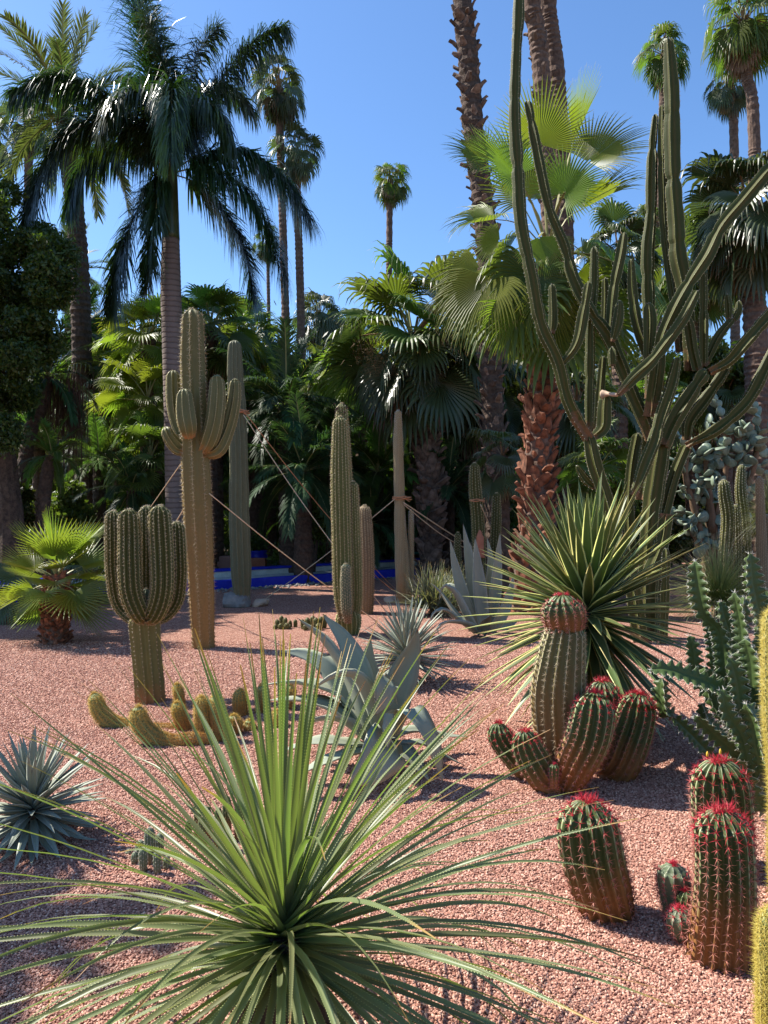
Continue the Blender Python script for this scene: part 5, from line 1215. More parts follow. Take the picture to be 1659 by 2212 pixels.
bigfan((1112, 668), (1108, 800), -.9, -.9, (.1, -1, .4), A=1.9, droop=.6, seed=12, lab='dark hanging fan')
bigfan((1178, 640), (1218, 770), -.9, -.9, (.3, -1, .3), A=1.8, droop=.6, seed=13)
bigfan((1258, 545), (1350, 590), -.1, -.1, (.3, -.8, .8), A=1.9, droop=.8, seed=14)
bigfan((1240, 600), (1300, 720), .2, .3, (.4, -1, .5), A=1.9, droop=.7, seed=15)
bigfan((1140, 430), (1090, 300), .5, .6, (.1, -1, .4), A=1.9, droop=.3, seed=16)
bigfan((1010, 640), (950, 740), .5, .6, (-.3, -1, .5), A=1.9, droop=.8, seed=17)
bigfan((1240, 420), (1330, 400), .8, .9, (-.2, -1, .6), A=1.9, droop=.4, seed=18)
bigfan((1150, 600), (1130, 720), .7, .8, (0, -1, .3), A=1.9, droop=.7, seed=19)
bigfan((1080, 520), (1000, 560), .9, 1.0, (0, -1, .6), A=1.9, droop=.7, seed=20)
crown(root, apex, 1.9, 'green', 14, emin=-60, emax=10, seed=18, dead=10, dspread=.8)

# green fan palms left of centre
GP = 'sunlit green fan palms behind the royal palm'
fan_palm('sunlit fan palm directly behind the tall column cactus, left of the royal trunk', 320, 735, 20, 1.5, 330, .18, key='bright', n=26, emin=-60, dead=12, seed=21, group=GP)
fan_palm('sunlit fan palm standing highest right of the royal palm trunk', 455, 715, 21.5, 1.6, 450, .2, key='green', n=30, emin=-55, dead=14, seed=22, group=GP)
fan_palm('fan palm between the tall arms and the skinny trunks', 545, 730, 24, 1.4, 545, .2, key='green', n=24, emin=-55, dead=10, seed=23, group=GP)
fan_palm('low fan palm with glossy leaves left of the royal trunk at arm height', 318, 860, 18.8, 1.25, 316, .16, key='bright', n=22, emin=-60, dead=6, seed=24, group=GP)
fan_palm('lowest glossy fan palm left of the royal trunk', 325, 985, 18.0, 1.15, 320, .16, key='green', n=22, emin=-60, dead=6, seed=25, group=GP)
fan_palm('fan palm with long dead thatch left of the glossy ones', 255, 800, 23, 1.5, 258, .2, key='green', n=20, emin=-50, dead=34, seed=26, group=GP)
fan_palm('thatched fan palm just right of the dark left trunk', 225, 905, 21, 1.2, 222, .18, key='farg', n=18, emin=-45, dead=26, seed=27, group=GP)
fan_palm('distant bushy fan palm in the gap right of the skinny trunks', 690, 690, 42, 2.0, 690, .25, key='far', n=40, emin=-70, dead=20, seed=28)
fan_palm('second distant bushy fan palm further right in the gap', 765, 720, 44, 1.8, 765, .25, key='farg', n=34, emin=-70, dead=20, seed=29)
fan_palm('yellow green fan palm low behind the feather palm', 780, 800, 25, 1.5, 780, .2, key='bright', n=22, emin=-50, dead=6, seed=30)
fan_palm('yellowish fan palm left of the centre dark palm', 690, 815, 27, 1.3, 690, .2, key='bright', n=20, emin=-50, dead=6, seed=31)
# right side
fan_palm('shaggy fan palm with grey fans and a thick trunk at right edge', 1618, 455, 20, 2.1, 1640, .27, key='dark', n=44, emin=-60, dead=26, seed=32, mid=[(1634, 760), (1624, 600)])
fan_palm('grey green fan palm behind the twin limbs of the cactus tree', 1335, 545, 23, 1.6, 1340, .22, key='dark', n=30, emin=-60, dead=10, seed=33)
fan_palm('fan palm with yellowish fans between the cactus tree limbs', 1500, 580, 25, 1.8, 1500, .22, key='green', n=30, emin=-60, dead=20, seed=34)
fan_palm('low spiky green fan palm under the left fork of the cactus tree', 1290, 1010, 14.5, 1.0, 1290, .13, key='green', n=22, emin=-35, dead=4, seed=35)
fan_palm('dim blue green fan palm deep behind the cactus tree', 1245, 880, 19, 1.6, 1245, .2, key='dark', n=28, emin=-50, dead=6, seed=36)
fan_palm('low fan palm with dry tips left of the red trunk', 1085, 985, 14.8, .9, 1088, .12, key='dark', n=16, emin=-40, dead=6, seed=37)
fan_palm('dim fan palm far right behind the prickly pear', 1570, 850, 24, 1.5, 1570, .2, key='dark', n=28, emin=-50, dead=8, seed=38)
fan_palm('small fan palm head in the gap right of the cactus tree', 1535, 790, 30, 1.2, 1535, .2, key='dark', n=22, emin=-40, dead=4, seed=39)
# small fan palm on the gravel
Y = 9.4; root, a = fan_palm('small bright fan palm with a stout shaggy trunk on the left gravel', 122, 1240, Y, .78, 118, .125, key='med', n=27, emin=-18, dead=0, seed=40, style='boots', boots=170, bmat='boot', emax=80, bs=.45, joined=False, trb=.15)
mb = MB(); rr = random.Random(2)
for i in range(500):
    z = rr.uniform(.1, .75); az = rr.uniform(0, 6.28); c = Vector((root.location.x, Y, z)); o = Vector((math.cos(az), math.sin(az), 0)) * .14
    strip(mb, [c + o, c + o * rr.uniform(1.1, 1.35) + Vector((rr.uniform(-.03, .03), rr.uniform(-.03, .03), rr.uniform(-.08, .06)))], .005, .002)
link('fibres', mb.mesh('fibres', [M['dead_thatch']], False, root.location), root, kind='stuff')
fan_palm('tiny dark fan palm behind the small bright one', 62, 1268, 11.6, .85, 68, .09, key='dark', n=14, emin=-30, dead=0, seed=41, emax=60)
fan_palm('low dark fan palm between the small bright palm and the blue kerb', 200, 1262, 13.6, .8, 200, .06, key='dark', n=12, emin=-25, dead=0, seed=42)

# ------------------------------------------------------------------ feather palms
def frond_path(az, el, L, bend, n=6, side=0.0):
    p = np.zeros(3); pts = [p.copy()]
    for i in range(n):
        u = (i + .5) / n; e = el - bend * u ** 1.25; a = az + side * u
        p = p + np.array([math.cos(a) * math.cos(e), math.sin(a) * math.cos(e), math.sin(e)]) * L / n; pts.append(p.copy())
    return pts
DATE = {}
def date_lib(key, mat, count=60, leaf=.2, width=.014, droop=.25):
    DATE[key] = {}
    for el in (80, 60, 40, 20, 0, -25):
        L_ = []
        for s in range(2):
            mb = MB(); e = math.radians(el)
            pinnate(mb, frond_path(0, e, 1.0, .9 * math.cos(e) + .25, side=(s - .5) * .3), count, leaf, width, droop, .75, .25, seed=el * 3 + s, rach=.022, start=.12)
            L_.append(mb.mesh('feather_leaf', [M[mat], M['petiole']]))
        DATE[key][el] = L_
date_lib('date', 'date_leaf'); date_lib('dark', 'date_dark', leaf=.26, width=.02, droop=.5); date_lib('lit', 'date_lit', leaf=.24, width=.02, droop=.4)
def feather_palm(label, apx, apy, Y, reach, bpx, tr, key, n, seed, emin=-25, emax=85, mid=None, group=None, mat='dark_trunk', trb=None, style='dark', boots=0, name='feather_palm', fan_az=None):
    a = P(apx, apy, Y); root = thing(name, label, 'palm tree', gx(bpx, Y), group); rr = random.Random(seed)
    if a.z > .5:
        pts = [root.location + Vector((0, 0, -.05))] + (PP(mid, Y) if mid else []) + [a]; k = len(pts); rb = trb or tr * 1.2
        trunk(root, pts, [rb + (tr - rb) * i / (k - 1) for i in range(k)], style, mat=mat, seed=seed, boots=boots, joined=True, bmat='boot_grey')
    for i in range(n):
        u = (i + .5) / n; el = emax - (emax - emin) * u + rr.uniform(-6, 6); me = rr.choice(pick(DATE[key], el))
        link('frond', me, root, loc=a - root.location, rot=(0, 0, i * GA + rr.uniform(-.2, .2)), scale=reach * rr.uniform(.85, 1.12))
    return root
feather_palm('tall date palm with grey green feathers behind the royal palm at upper left', 138, 245, 22, 2.9, 192, .24, 'date', 34, 61, emin=-35, mid=[(180, 900), (172, 600), (158, 420)], trb=.30, mat='dark_trunk')
mb = MB()
r_ = bpy.data.objects[-1] if False else None
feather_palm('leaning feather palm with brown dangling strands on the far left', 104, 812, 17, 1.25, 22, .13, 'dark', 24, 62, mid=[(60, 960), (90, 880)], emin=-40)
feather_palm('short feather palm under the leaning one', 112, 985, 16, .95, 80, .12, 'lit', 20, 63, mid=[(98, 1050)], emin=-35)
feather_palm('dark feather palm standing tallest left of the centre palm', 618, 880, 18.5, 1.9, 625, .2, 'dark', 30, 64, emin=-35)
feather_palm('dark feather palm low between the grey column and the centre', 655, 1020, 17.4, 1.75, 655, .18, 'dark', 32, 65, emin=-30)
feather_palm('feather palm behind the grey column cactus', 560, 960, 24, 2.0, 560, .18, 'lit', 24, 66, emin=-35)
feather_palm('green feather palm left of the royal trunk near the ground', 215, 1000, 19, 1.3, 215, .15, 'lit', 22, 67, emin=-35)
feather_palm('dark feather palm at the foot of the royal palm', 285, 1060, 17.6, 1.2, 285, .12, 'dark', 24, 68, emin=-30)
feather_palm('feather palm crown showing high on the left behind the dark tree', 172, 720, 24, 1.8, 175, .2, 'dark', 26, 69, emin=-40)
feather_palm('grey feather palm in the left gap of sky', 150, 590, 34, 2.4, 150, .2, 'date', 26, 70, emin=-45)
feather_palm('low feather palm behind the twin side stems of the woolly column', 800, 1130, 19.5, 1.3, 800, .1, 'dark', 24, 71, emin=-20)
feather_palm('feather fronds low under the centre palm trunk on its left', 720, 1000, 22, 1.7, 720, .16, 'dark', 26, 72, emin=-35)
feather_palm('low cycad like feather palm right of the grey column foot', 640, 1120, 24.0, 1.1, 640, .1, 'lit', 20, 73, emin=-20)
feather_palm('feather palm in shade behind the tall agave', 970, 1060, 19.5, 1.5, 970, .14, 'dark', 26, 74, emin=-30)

rq = random.Random(404)
FL = ['fan palm between the dark date trunk and the thatched one', 'fan palm crown just left of the royal trunk, further back', 'fan palm filling the gap right of the royal trunk', 'fan palm behind the arms of the tallest column cactus', 'fan palm behind the grey column cactus top', 'fan palm below the two skinny trunks right of the royal palm', 'fan palm under the distant bushy palms in the gap', 'fan palm behind the left shoulder of the centre dark palm', 'fan palm hidden behind the centre patterned trunk', 'fan palm between the centre palm and the shaggy trunk', 'fan palm behind the foot of the shaggy trunk', 'fan palm right behind the rust red trunk', 'fan palm seen through the left fork of the cactus tree', 'fan palm seen through the middle of the cactus tree', 'fan palm behind the main trunk of the cactus tree', 'fan palm behind the upper pads of the prickly pear']
EL = ['feather palm behind the small bright fan palm', 'feather palm right of the dark date trunk near the ground', 'feather palm behind the candelabra cactus top', 'feather palm behind the tallest column cactus stem', 'feather palm behind the rope crossing', 'feather palm behind the leafy centre shrub', 'feather palm left of the green column group top', 'feather palm behind the woolly column', 'feather palm behind the patterned centre trunk foot', 'feather palm behind the roped column cacti', 'feather palm behind the rosette with yellow edges', 'feather palm behind the cactus tree trunks']
for i in range(16):
    px = 215 + i * 92 + rq.uniform(-30, 30); ay = rq.uniform(790, 960) if px < 1250 else rq.uniform(840, 980)
    fan_palm(FL[i], px, ay, rq.uniform(22, 30), rq.uniform(1.2, 1.7), None, .16, key=rq.choice(('farg', 'green', 'green', 'bright', 'far')), n=22, emin=-60, dead=rq.randint(4, 20), seed=400 + i, group='fan palms in the belt behind the channel')
for i in range(12):
    px = 60 + i * 125 + rq.uniform(-40, 40)
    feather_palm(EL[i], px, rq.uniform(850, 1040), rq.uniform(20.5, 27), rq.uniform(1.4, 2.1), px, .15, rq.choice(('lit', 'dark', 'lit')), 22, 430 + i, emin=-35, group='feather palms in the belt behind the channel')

# dangling brown strands of the leaning palm
root = thing('dry_strands', 'long brown dry strands hanging from the leaning feather palm', 'dry fronds', gx(150, 17.2)); rr = random.Random(6); mb = MB()
for i in range(420):
    x = rr.gauss(160, 14) if i % 3 else rr.gauss(120, 12); p = P(x, rr.uniform(800, 880), 17.2 + rr.uniform(-.4, .4)); q = p + Vector((rr.uniform(-.15, .15), rr.uniform(-.1, .1), -rr.uniform(.6, 2.0)))
    strip(mb, [p, (p + q) / 2 + Vector((rr.uniform(-.06, .06), 0, 0)), q], .012, .006)
link('strands', mb.mesh('strands', [M['dead_thatch']], False, root.location), root, kind='stuff')

# royal palm, frond by frond
Y = 16.8; root = thing('royal_palm', 'royal palm with smooth grey ringed trunk, green crownshaft and drooping feather fronds', 'palm tree', gx(378, Y))
trunk(root, [root.location, *PP([(378, 1110), (376, 900), (373, 750), (369, 620), (369, 515)], Y)], RR([21, 20.5, 21.5, 22.5, 22, 18.5], Y), 'royal', seed=1)
mb = MB(); tube(mb, PP([(369, 517), (369, 460), (372, 400), (375, 340)], Y), RR([19, 17, 12, 7], Y), 16, rough=.01, n=16)
link('crownshaft', mb.mesh('crownshaft', [M['crownshaft']], True, root.location), root)
rf = [([(372, 350, 0), (345, 250, .1), (318, 120, .3), (290, 10, .5), (255, -70, .6)], 105, 62, 'upper left plume rising out of the top'),
      ([(374, 345, 0), (380, 240, -.2), (350, 130, -.3), (320, 40, -.4)], 90, 62, 'middle upright plume'),
      ([(378, 350, 0), (420, 270, 0), (480, 170, .1), (545, 90, .2), (612, 55, .3)], 110, 62, 'upper right frond'),
      ([(372, 355, 0), (310, 270, -.2), (230, 200, -.3), (130, 165, -.4), (30, 195, -.5)], 110, 64, 'upper left frond reaching the edge'),
      ([(370, 365, 0), (330, 300, -.3), (250, 265, -.5), (160, 280, -.7), (95, 370, -.8), (60, 480, -.8)], 115, 68, 'left frond arching down'),
      ([(370, 368, 0), (320, 320, .4), (250, 310, .7), (180, 360, .9), (150, 450, 1.0)], 95, 62, 'rear left frond'),
      ([(373, 360, 0), (374, 250, -.9), (372, 190, -1.3), (370, 230, -1.9), (368, 330, -2.2)], 95, 60, 'frond arching straight towards the viewer'),
      ([(368, 372, 0), (330, 390, -.4), (290, 470, -.6), (262, 560, -.6), (245, 665, -.6)], 105, 64, 'lower left hanging frond'),
      ([(378, 368, 0), (440, 330, .2), (530, 325, .3), (610, 380, .4), (670, 470, .5)], 115, 66, 'right frond arching over'),
      ([(378, 372, 0), (440, 365, -.4), (520, 400, -.6), (575, 480, -.7), (615, 600, -.7)], 115, 66, 'front right frond'),
      ([(378, 378, 0), (430, 400, .4), (490, 470, .6), (530, 550, .7), (548, 640, .7)], 105, 62, 'lower right hanging frond'),
      ([(370, 355, 0), (360, 250, .7), (330, 180, 1.3), (290, 170, 1.8), (250, 210, 2.0)], 90, 58, None),
      ([(380, 355, 0), (410, 240, .8), (450, 190, 1.3), (500, 190, 1.7), (545, 240, 2.0)], 90, 58, None),
      ([(366, 376, 0), (345, 400, -.5), (335, 470, -.8), (325, 560, -.8), (318, 620, -.8)], 80, 46, None),
      ([(374, 352, 0), (400, 270, -.5), (430, 215, -.9), (470, 240, -1.3), (495, 300, -1.5)], 80, 56, None),
      ([(372, 352, 0), (340, 260, -.5), (300, 205, -.9), (255, 215, -1.3), (225, 270, -1.5)], 80, 56, None),
      ([(376, 350, 0), (400, 220, .3), (430, 110, .4), (470, 60, .5)], 90, 54, None)]
for i, (pl, cnt, lf, lab) in enumerate(rf):
    mb = MB(); pinnate(mb, PP(pl, Y), int(cnt * 1.25), lf * Y / FPX * 1.62, .040, (1.05, .85, 1.25)[i % 3] if i not in (0, 1) else .6, .8, .15, seed=500 + i, rach=.075, rows=3, start=.10, taper=.5, jit=.35)
    link('frond', mb.mesh('feather_leaf', [M['royal_leaf'], M['petiole']], False, root.location), root, label=lab)
mb = MB(); strip(mb, [P(374, 345, Y), P(380, 150, Y), P(392, 60, Y)], .05, .01)
link('spear_leaf', mb.mesh('spear_leaf', [M['royal_leaf']], False, root.location), root)

# ------------------------------------------------------------------ broadleaf trees, shrubs, far wood
def leafy(label, name, cat, blobs, Y, n, size, mat, seed, trunk_px=None, tr=.12, elong=2.0, shell=.5, kind=None, limbs=True):
    """blobs: (px, py, dY, radius in photo units)"""
    cs = [P(x, y, Y + d) for x, y, d, r in blobs]; rs = [(r * Y / FPX, r * Y / FPX * .9, r * Y / FPX * .85) for x, y, d, r in blobs]
    bx = trunk_px if trunk_px is not None else sum(b[0] for b in blobs) / len(blobs)
    root = thing(name, label, cat, gx(bx, Y)); mb = MB()
    clump_leaves(mb, cs, rs, n, size, seed, elong, shell)
    mb.v = [(v[0], v[1], max(v[2], .01)) for v in mb.v]
    link('crown', mb.mesh('crown', [M[mat]], False, root.location), root, kind='stuff')
    if limbs:
        mb = MB(); rr = random.Random(seed); top = max(c.z for c in cs); b0 = root.location
        for i, c in enumerate(cs[:8]):
            tube(mb, [b0 + Vector((rr.uniform(-.05, .05), 0, -.03)), b0.lerp(c, .5) + Vector((rr.uniform(-.1, .1), 0, .1)), c], [tr, tr * .6, tr * .2], 6, rough=.1)
        link('trunk', mb.mesh('trunk', [M['dark_trunk']], False, root.location), root)
    return root
rr = random.Random(77)
bl = [(x_, rr.uniform(450 + max(0, x_) * .6, 940 - max(0, x_) * 2.0), rr.uniform(-1.2, 1.2), rr.uniform(16, 52)) for x_ in [rr.uniform(-60, 125) for i in range(60)]] + [(15, 420, 0, 34), (85, 540, 0, 40), (-40, 560, 0, 80), (30, 650, 0, 70), (30, 760, 0, 60), (-20, 860, 0, 50)]
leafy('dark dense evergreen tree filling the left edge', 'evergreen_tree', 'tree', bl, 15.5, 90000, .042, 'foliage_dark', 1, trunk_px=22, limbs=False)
_t = bpy.data.objects.get('evergreen_tree'); mb = MB(); tube(mb, [_t.location, *PP([(20, 1120), (10, 1000), (0, 880), (10, 760), (20, 600)], 15.5)], [.32, .27, .24, .2, .14, .06], 12, rough=.1); tube(mb, PP([(4, 900), (50, 780), (80, 640)], 15.5), [.12, .07, .03], 8, rough=.1)
link('trunk', mb.mesh('trunk', [M['dark_trunk']], False, _t.location), _t)
bl = [(rr.uniform(-50, 60), rr.uniform(1030, 1140), rr.uniform(-.6, 1.2), rr.uniform(20, 34)) for i in range(10)]
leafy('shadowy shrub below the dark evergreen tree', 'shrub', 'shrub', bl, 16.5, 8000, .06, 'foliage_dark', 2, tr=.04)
for k, (lab, x0, x1, y0, y1, Yb, n, sz, mt, r0, r1) in enumerate((
        ('leafy dark green shrub right behind the channel in the centre', 595, 705, 1085, 1195, 18.6, 9000, .07, 'foliage', 22, 34),
        ('shrub between the royal palm foot and the candelabra cactus', 225, 350, 1090, 1180, 19.5, 7000, .07, 'foliage', 20, 32),
        ('shrub behind the small fan palm on the left', 20, 180, 1060, 1170, 18.5, 9000, .07, 'foliage', 22, 36),
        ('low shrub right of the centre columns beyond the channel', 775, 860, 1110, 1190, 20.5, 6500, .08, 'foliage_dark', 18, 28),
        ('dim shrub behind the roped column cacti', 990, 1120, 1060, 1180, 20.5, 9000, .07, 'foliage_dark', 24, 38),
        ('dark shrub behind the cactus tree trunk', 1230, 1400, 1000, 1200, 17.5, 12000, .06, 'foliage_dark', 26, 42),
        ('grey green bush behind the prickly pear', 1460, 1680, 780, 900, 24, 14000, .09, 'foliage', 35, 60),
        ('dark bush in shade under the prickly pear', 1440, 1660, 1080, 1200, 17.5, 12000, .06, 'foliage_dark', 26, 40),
        ('leafy green bush far behind the leaning palm', 20, 240, 840, 1000, 25, 14000, .1, 'foliage', 30, 50),
        ('round leafy treetop in the left gap beside the dark palm trunk', 195, 250, 700, 770, 34, 6000, .14, 'foliage', 18, 26),
        ('bushy growth behind the royal palm trunk', 380, 520, 830, 1080, 24, 14000, .09, 'foliage_dark', 34, 50))):
    b = [(rr.uniform(x0, x1), rr.uniform(y0, y1), rr.uniform(-.8, .8), rr.uniform(r0, r1)) for i in range(9)]
    leafy(lab, 'shrub' if y0 > 900 else 'bush', 'shrub', b, Yb, n, sz, mt, 10 + k, tr=.05)

# wood beyond the garden, one mass
mb = MB(); rr = random.Random(12); cs, rs = [], []
for i in range(150):
    Yw = rr.uniform(36, 50); px = rr.uniform(-250, 1900)
    top = 745 if 560 < px < 900 else (800 if px > 1450 else (690 if px < 560 else 740))
    if px < 240: top = 760
    zt = EYE - (top - CY) * Yw / FPX; z = rr.uniform(.5, zt - 1.5); r = rr.uniform(1.6, 2.8)
    cs.append(((px - CX) * Yw / FPX, Yw, z)); rs.append((r * 1.3, r, r))
clump_leaves(mb, cs, rs, 150000, .2, 5, 2.2, .45)
mb.v = [(v[0], v[1], max(v[2], .0)) for v in mb.v]
link('far_wood', mb.mesh('far_wood', [M['foliage_wood']]), kind='stuff', label='dense garden woodland closing the view behind the palms', cat='woodland')
mb = MB(); cs, rs = [], []
for i in range(110):
    Yw = rr.uniform(26, 33); px = rr.uniform(-120, 1800); z = rr.uniform(.3, 5.2); r = rr.uniform(.8, 1.5)
    if px > 560 and px < 900: z = rr.uniform(.3, 4.4)
    cs.append(((px - CX) * Yw / FPX, Yw, z)); rs.append((r * 1.3, r, r))
clump_leaves(mb, cs, rs, 110000, .11, 6, 3.4, .4)
mb.v = [(v[0], v[1], max(v[2], .0)) for v in mb.v]
link('understorey', mb.mesh('understorey', [M['foliage']]), kind='stuff', label='shaded leafy undergrowth filling the space between the palms', cat='undergrowth')
# low undergrowth right behind the channel
mb = MB(); cs, rs = [], []
for i in range(60):
    q = i / 59; p = WA + (WB - WA) * (q * 1.1 - .02) + wn_ * rr.uniform(3.0, 6.0)
    px = CX + p[0] / p[1] * FPX
    if 440 < px < 600 or 700 < px < 780: continue
    cs.append((p[0], p[1], rr.uniform(.05, .4))); rs.append((rr.uniform(.4, .9), rr.uniform(.3, .6), rr.uniform(.2, .6)))
clump_leaves(mb, cs, rs, 26000, .06, 7, 3.0, .3)
mb.v = [(v[0], v[1], max(v[2], .0)) for v in mb.v]
link('ground_cover', mb.mesh('ground_cover', [M['foliage']]), kind='stuff', label='low green ground cover beyond the water channel', cat='ground cover')

# prickly pear
def opuntia():
    Y = 15.2; root = thing('prickly_pear', 'sprawling prickly pear with blue green pads and corky brown stems behind the cactus tree', 'cactus', gx(1520, Y)); rr = random.Random(31)
    import bmesh
    meshes = []
    for s in range(4):
        bm = bmesh.new(); bmesh.ops.create_uvsphere(bm, u_segments=12, v_segments=8, radius=1)
        r2 = random.Random(s)
        for v in bm.verts:
            z = v.co.z; k = .62 + .18 * z
            v.co.x *= k * r2.uniform(.96, 1.04); v.co.y *= .13 * (1 - .2 * z); v.co.z = (z + 1) * .5
            v.co.x *= .42 / .62
        me = bpy.data.meshes.new('pad'); bm.to_mesh(me); bm.free(); me.materials.append(M['opuntia']); me.polygons.foreach_set('use_smooth', [True] * len(me.polygons)); meshes.append(me)
    mb = MB()
    lim = [[(1530, 1300), (1520, 1180), (1500, 1100), (1480, 1020), (1490, 960)], [(1530, 1300), (1540, 1150), (1560, 1070), (1570, 980), (1560, 900)], [(1530, 1300), (1560, 1160), (1600, 1090), (1630, 1000), (1640, 900)], [(1520, 1180), (1490, 1140), (1460, 1110)], [(1540, 1150), (1530, 1050), (1525, 980)], [(1600, 1090), (1590, 1000), (1600, 930)]]
    for l in lim:
        pts = PP(l, Y)
        if l[0][1] == 1300: pts[0].z = 0
        tube(mb, pts, [.11] + [.06] * (len(l) - 1), 7, rough=.2, seed=3)
    link('stem', mb.mesh('stem', [M['opuntia_stem']], True, root.location), root)
    nodes_ = []
    for l in lim:
        A = catmull([tuple(p) for p in PP(l, Y)], 12)[4:]
        nodes_ += [Vector(a) for a in A]
    ends = []
    def pad(p, d, s, yaw):
        q = d.to_track_quat('Z', 'Y').to_matrix() @ Matrix.Rotation(yaw, 3, 'Z')
        o = link('pad', rr.choice(meshes), root); mm = q.to_4x4() @ Matrix.Scale(s, 4); mm.translation = p - root.location; o.matrix_local = mm
        return p + d * s * .93
    for p in nodes_:
        for k in range(2):
            d = Vector((rr.gauss(0, 1), rr.gauss(-.3, .8), rr.gauss(.5, .6))).normalized()
            ends.append((pad(p, d, rr.uniform(.17, .27), rr.uniform(0, 6.28)), d, 1))
    i = 0
    while len(ends) > i and len(ends) < 285:
        p, d, g = ends[i]; i += 1
        if g > 3: continue
        for k in range(rr.choice((1, 1, 2))):
            d2 = (d + Vector((rr.gauss(0, .6), rr.gauss(0, .6), rr.gauss(.15, .4)))).normalized()
            ends.append((pad(p, d2, rr.uniform(.14, .28), rr.uniform(0, 6.28)), d2, g + 1))
opuntia()

# ------------------------------------------------------------------ ropes, planter, pot, bench
def rope(label, pts, r=.0075, mat='rope', knots=()):
    root = thing('rope', label, 'rope', pts[0], 'ropes steadying the tall cacti'); mb = MB()
    tube(mb, pts, [r] * len(pts), 6, n=max(8, 6 * len(pts)))
    link('line', mb.mesh('line', [M[mat]], True, root.location), root)
    return root
def sag(a, b, s=.06): return [a, a.lerp(b, .33) - Vector((0, 0, s * .8)), a.lerp(b, .66) - Vector((0, 0, s * .8)), b]
def wrap(root, c, r, mat='rope_red', turns=3):
    mb = MB(); rr = random.Random(1)
    for k in range(turns):
        pts = [c + Vector((math.cos(a) * r, math.sin(a) * r, .02 * k + rr.uniform(-.01, .01))) for a in np.linspace(0, 6.28, 13)]
        tube(mb, pts, [.012] * 13, 5, n=26)
    for k in range(6):
        a = rr.uniform(-1.2, -.2); p = c + Vector((math.cos(a) * r, math.sin(a) * r, 0)); tube(mb, [p, p + Vector((rr.uniform(.02, .1), -.03, rr.uniform(-.05, .05)))], [.012, .008], 5)
    link('knot', mb.mesh('knot', [M[mat]], True, root.location), root)
a = P(526, 896, 12.8); g1 = G(830, 1316); g2 = G(852, 1272)
r = rope('pale rope from the grey column cactus down past the centre group to the gravel', sag(a, g1, .12)); wrap(r, P(512, 893, 13.0), .165)
rope('thinner brown rope running beside the pale one from the grey column', sag(P(528, 890, 12.85), g2, .12), .009, 'rope_red')
rope('rope from the tall armed cactus to the gravel beyond the green columns', sag(P(452, 1066, 8.95), G(815, 1343), .05), .0065)
rope('rope crossing in front of the blue kerb up to the woolly column', sag(P(853, 1078, 13.6), G(572, 1295), .05))
r = rope('rope from the woolly column down right past the tall agave', sag(P(872, 1086, 13.6), G(1185, 1262), .12), .012); wrap(r, P(864, 1078, 13.7), .13)
rope('second rope end beside the woolly column, running the same way', sag(P(872, 1090, 13.62), P(1100, 1213, 15.5), .22), .009)
rope('rope going down left from behind the tall armed cactus', sag(P(392, 1000, 9.1), G(200, 1262), .05), .006)
rope('faint rope low left of the tall armed cactus', sag(P(404, 1088, 9.1), G(300, 1250), .04), .008)
r = rope('short rope from the orange scarred column to the agave', sag(P(1038, 1090, 13.6), P(1100, 1225, 15.0), .02), .011); wrap(r, P(1029, 1082, 13.8), .12, turns=2)
rope('short brown cord behind the brown column to the foot of the woolly one', sag(P(800, 1232, 14), G(858, 1280), .03), .009, 'rope_red')

def box(mb, x0, x1, y0, y1, z0, z1, bev=.02, mat=0):
    v = []
    for z, b in ((z0, 0), (z1 - bev, 0), (z1, bev)):
        v += [(x0 + b, y0 + b, z), (x1 - b, y0 + b, z), (x1 - b, y1 - b, z), (x0 + b, y1 - b, z)]
    f = [(4 * k + j, 4 * k + (j + 1) % 4, 4 * k + 4 + (j + 1) % 4, 4 * k + 4 + j) for k in range(2) for j in range(4)] + [(8, 9, 10, 11), (3, 2, 1, 0)]
    mb.add(v, f, mat)
Y = 21.5; x0 = gx(478, Y).x; x1 = gx(572, Y).x
t = thing('planter_wall', 'low terracotta planter wall beyond the channel beside the blue pot', 'low wall', (x0, Y, 0))
mb = MB(); box(mb, x0, x1, Y, Y + .35, -.05, .30); link('face', mb.mesh('face', [M['terracotta']], False, t.location), t)
mb = MB(); box(mb, x0 - .05, x0 + .25, Y - .06, Y + .41, -.04, .36); link('end_post', mb.mesh('end_post', [M['terrapath']], False, t.location), t)
t = thing('planter_wall', 'low pink kerb wall glimpsed between the left fan palm and the candelabra cactus', 'low wall', (gx(60, 22).x, 22, 0))
mb = MB(); box(mb, gx(40, 22).x, gx(480, 22).x - .2, 22.6, 22.9, -.05, .12); link('face', mb.mesh('face', [M['terrapath']], False, t.location), t)
c = gx(556, 22.4); t = thing('plant_pot', 'round cobalt blue pot with a small shrub beyond the terracotta wall', 'plant pot', c)
mb = MB(); K = 18; prof = [(.02, 0), (.17, .0), (.27, .16), (.30, .32), (.26, .44), (.29, .48), (.24, .48), (.22, .42), (.02, .40)]
vs = [(c.x + math.cos(a) * r_, c.y + math.sin(a) * r_, z + .0) for r_, z in prof for a in np.linspace(0, 2 * math.pi, K, endpoint=False)]
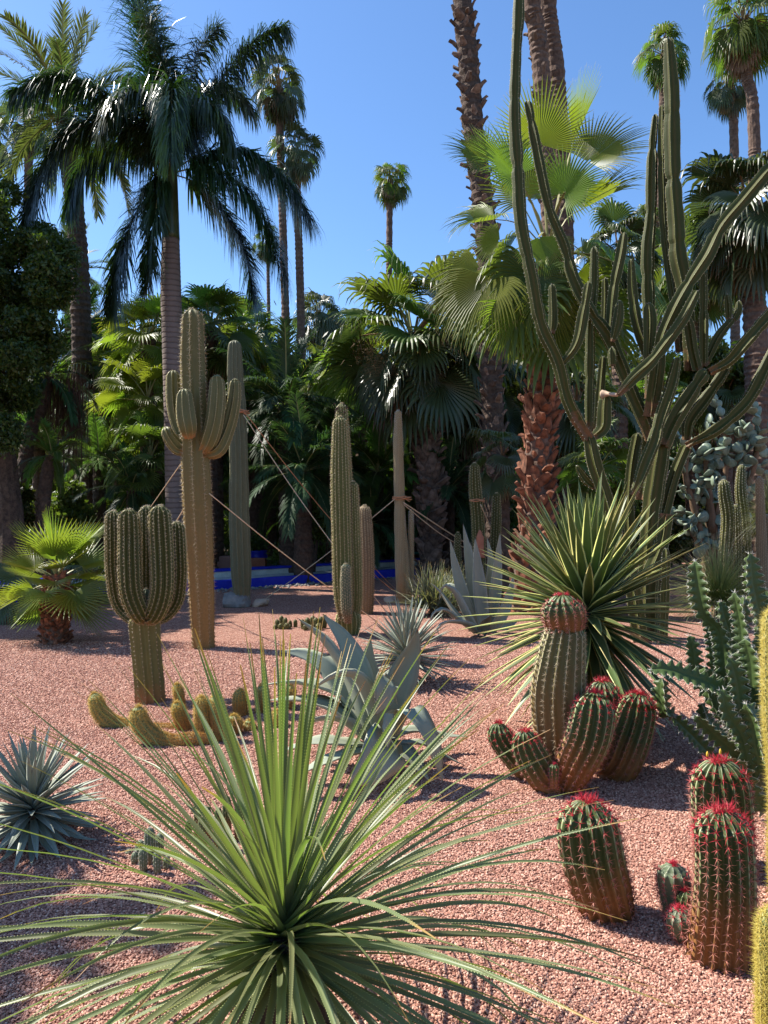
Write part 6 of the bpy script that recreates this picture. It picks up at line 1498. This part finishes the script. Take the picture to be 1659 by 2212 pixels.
mb.add(vs, [(i * K + j, i * K + (j + 1) % K, (i + 1) * K + (j + 1) % K, (i + 1) * K + j) for i in range(len(prof) - 1) for j in range(K)])
link('pot_body', mb.mesh('pot_body', [M['pot']], True, c), t)
mb = MB(); clump_leaves(mb, [(c.x, c.y, .75), (c.x - .15, c.y, .65), (c.x + .15, c.y, .7)], [.25, .2, .2], 700, .05, 3, 2.4, .2)
link('plant', mb.mesh('plant', [M['foliage']], False, c), t, kind='stuff')
def bench(label, px, Y, w=1.5, rz=.2):
    t = thing('garden_bench', label, 'bench', gx(px, Y), rot=(0, 0, rz))
    def bx(name, *a):
        mb = MB(); box(mb, *a, bev=.006); link(name, mb.mesh(name, [M['teal']]), t)
    for s in (0, 1):
        x = -w / 2 + s * (w - .07)
        bx('leg', x, x + .07, -.05, .02, 0, .6); bx('leg', x, x + .07, .45, .52, 0, .98)
        bx('armrest', x - .01, x + .08, -.08, .5, .6, .65)
    bx('seat', -w / 2, w / 2, -.04, .46, .42, .46); bx('top_rail', -w / 2, w / 2, .455, .515, .93, 1.0)
    for i in range(12):
        x = -w / 2 + .1 + i * (w - .22) / 11; bx('slat', x, x + .045, .465, .495, .461, .929)
bench('teal slatted garden bench in shade behind the woolly column', 893, 21.5, 1.3, .1)
bench('teal slatted garden bench cut by the left edge', -12, 20.0, 1.4, .3)

# trees standing outside the left edge whose shade falls on the gravel
feather_palm('palm outside the frame to the left shading the near gravel', -985, 360, 4.0, .72, -1010, .09, 'lit', 22, 90, emin=-30)
for k, (x, y, h, r) in enumerate(((-7.9, 11.9, 4.4, 1.7), (-9.4, 13.8, 6.2, 2.4), (-10.2, 16.5, 8.8, 2.8))):
    root = thing('fan_palm', ['small fan palm beyond the left edge of the gravel', 'fan palm left of the frame behind the kerb', 'tall fan palm left of the frame behind the kerb'][k], 'palm tree', (x, y, 0))
    trunk(root, [(x, y, -.05), (x + .1, y, h * .6), (x, y, h)], [.2, .17, .15], 'ring', seed=k)
    crown(root, Vector((x, y, h)), r, 'farg', 26, seed=90 + k, emin=-40)
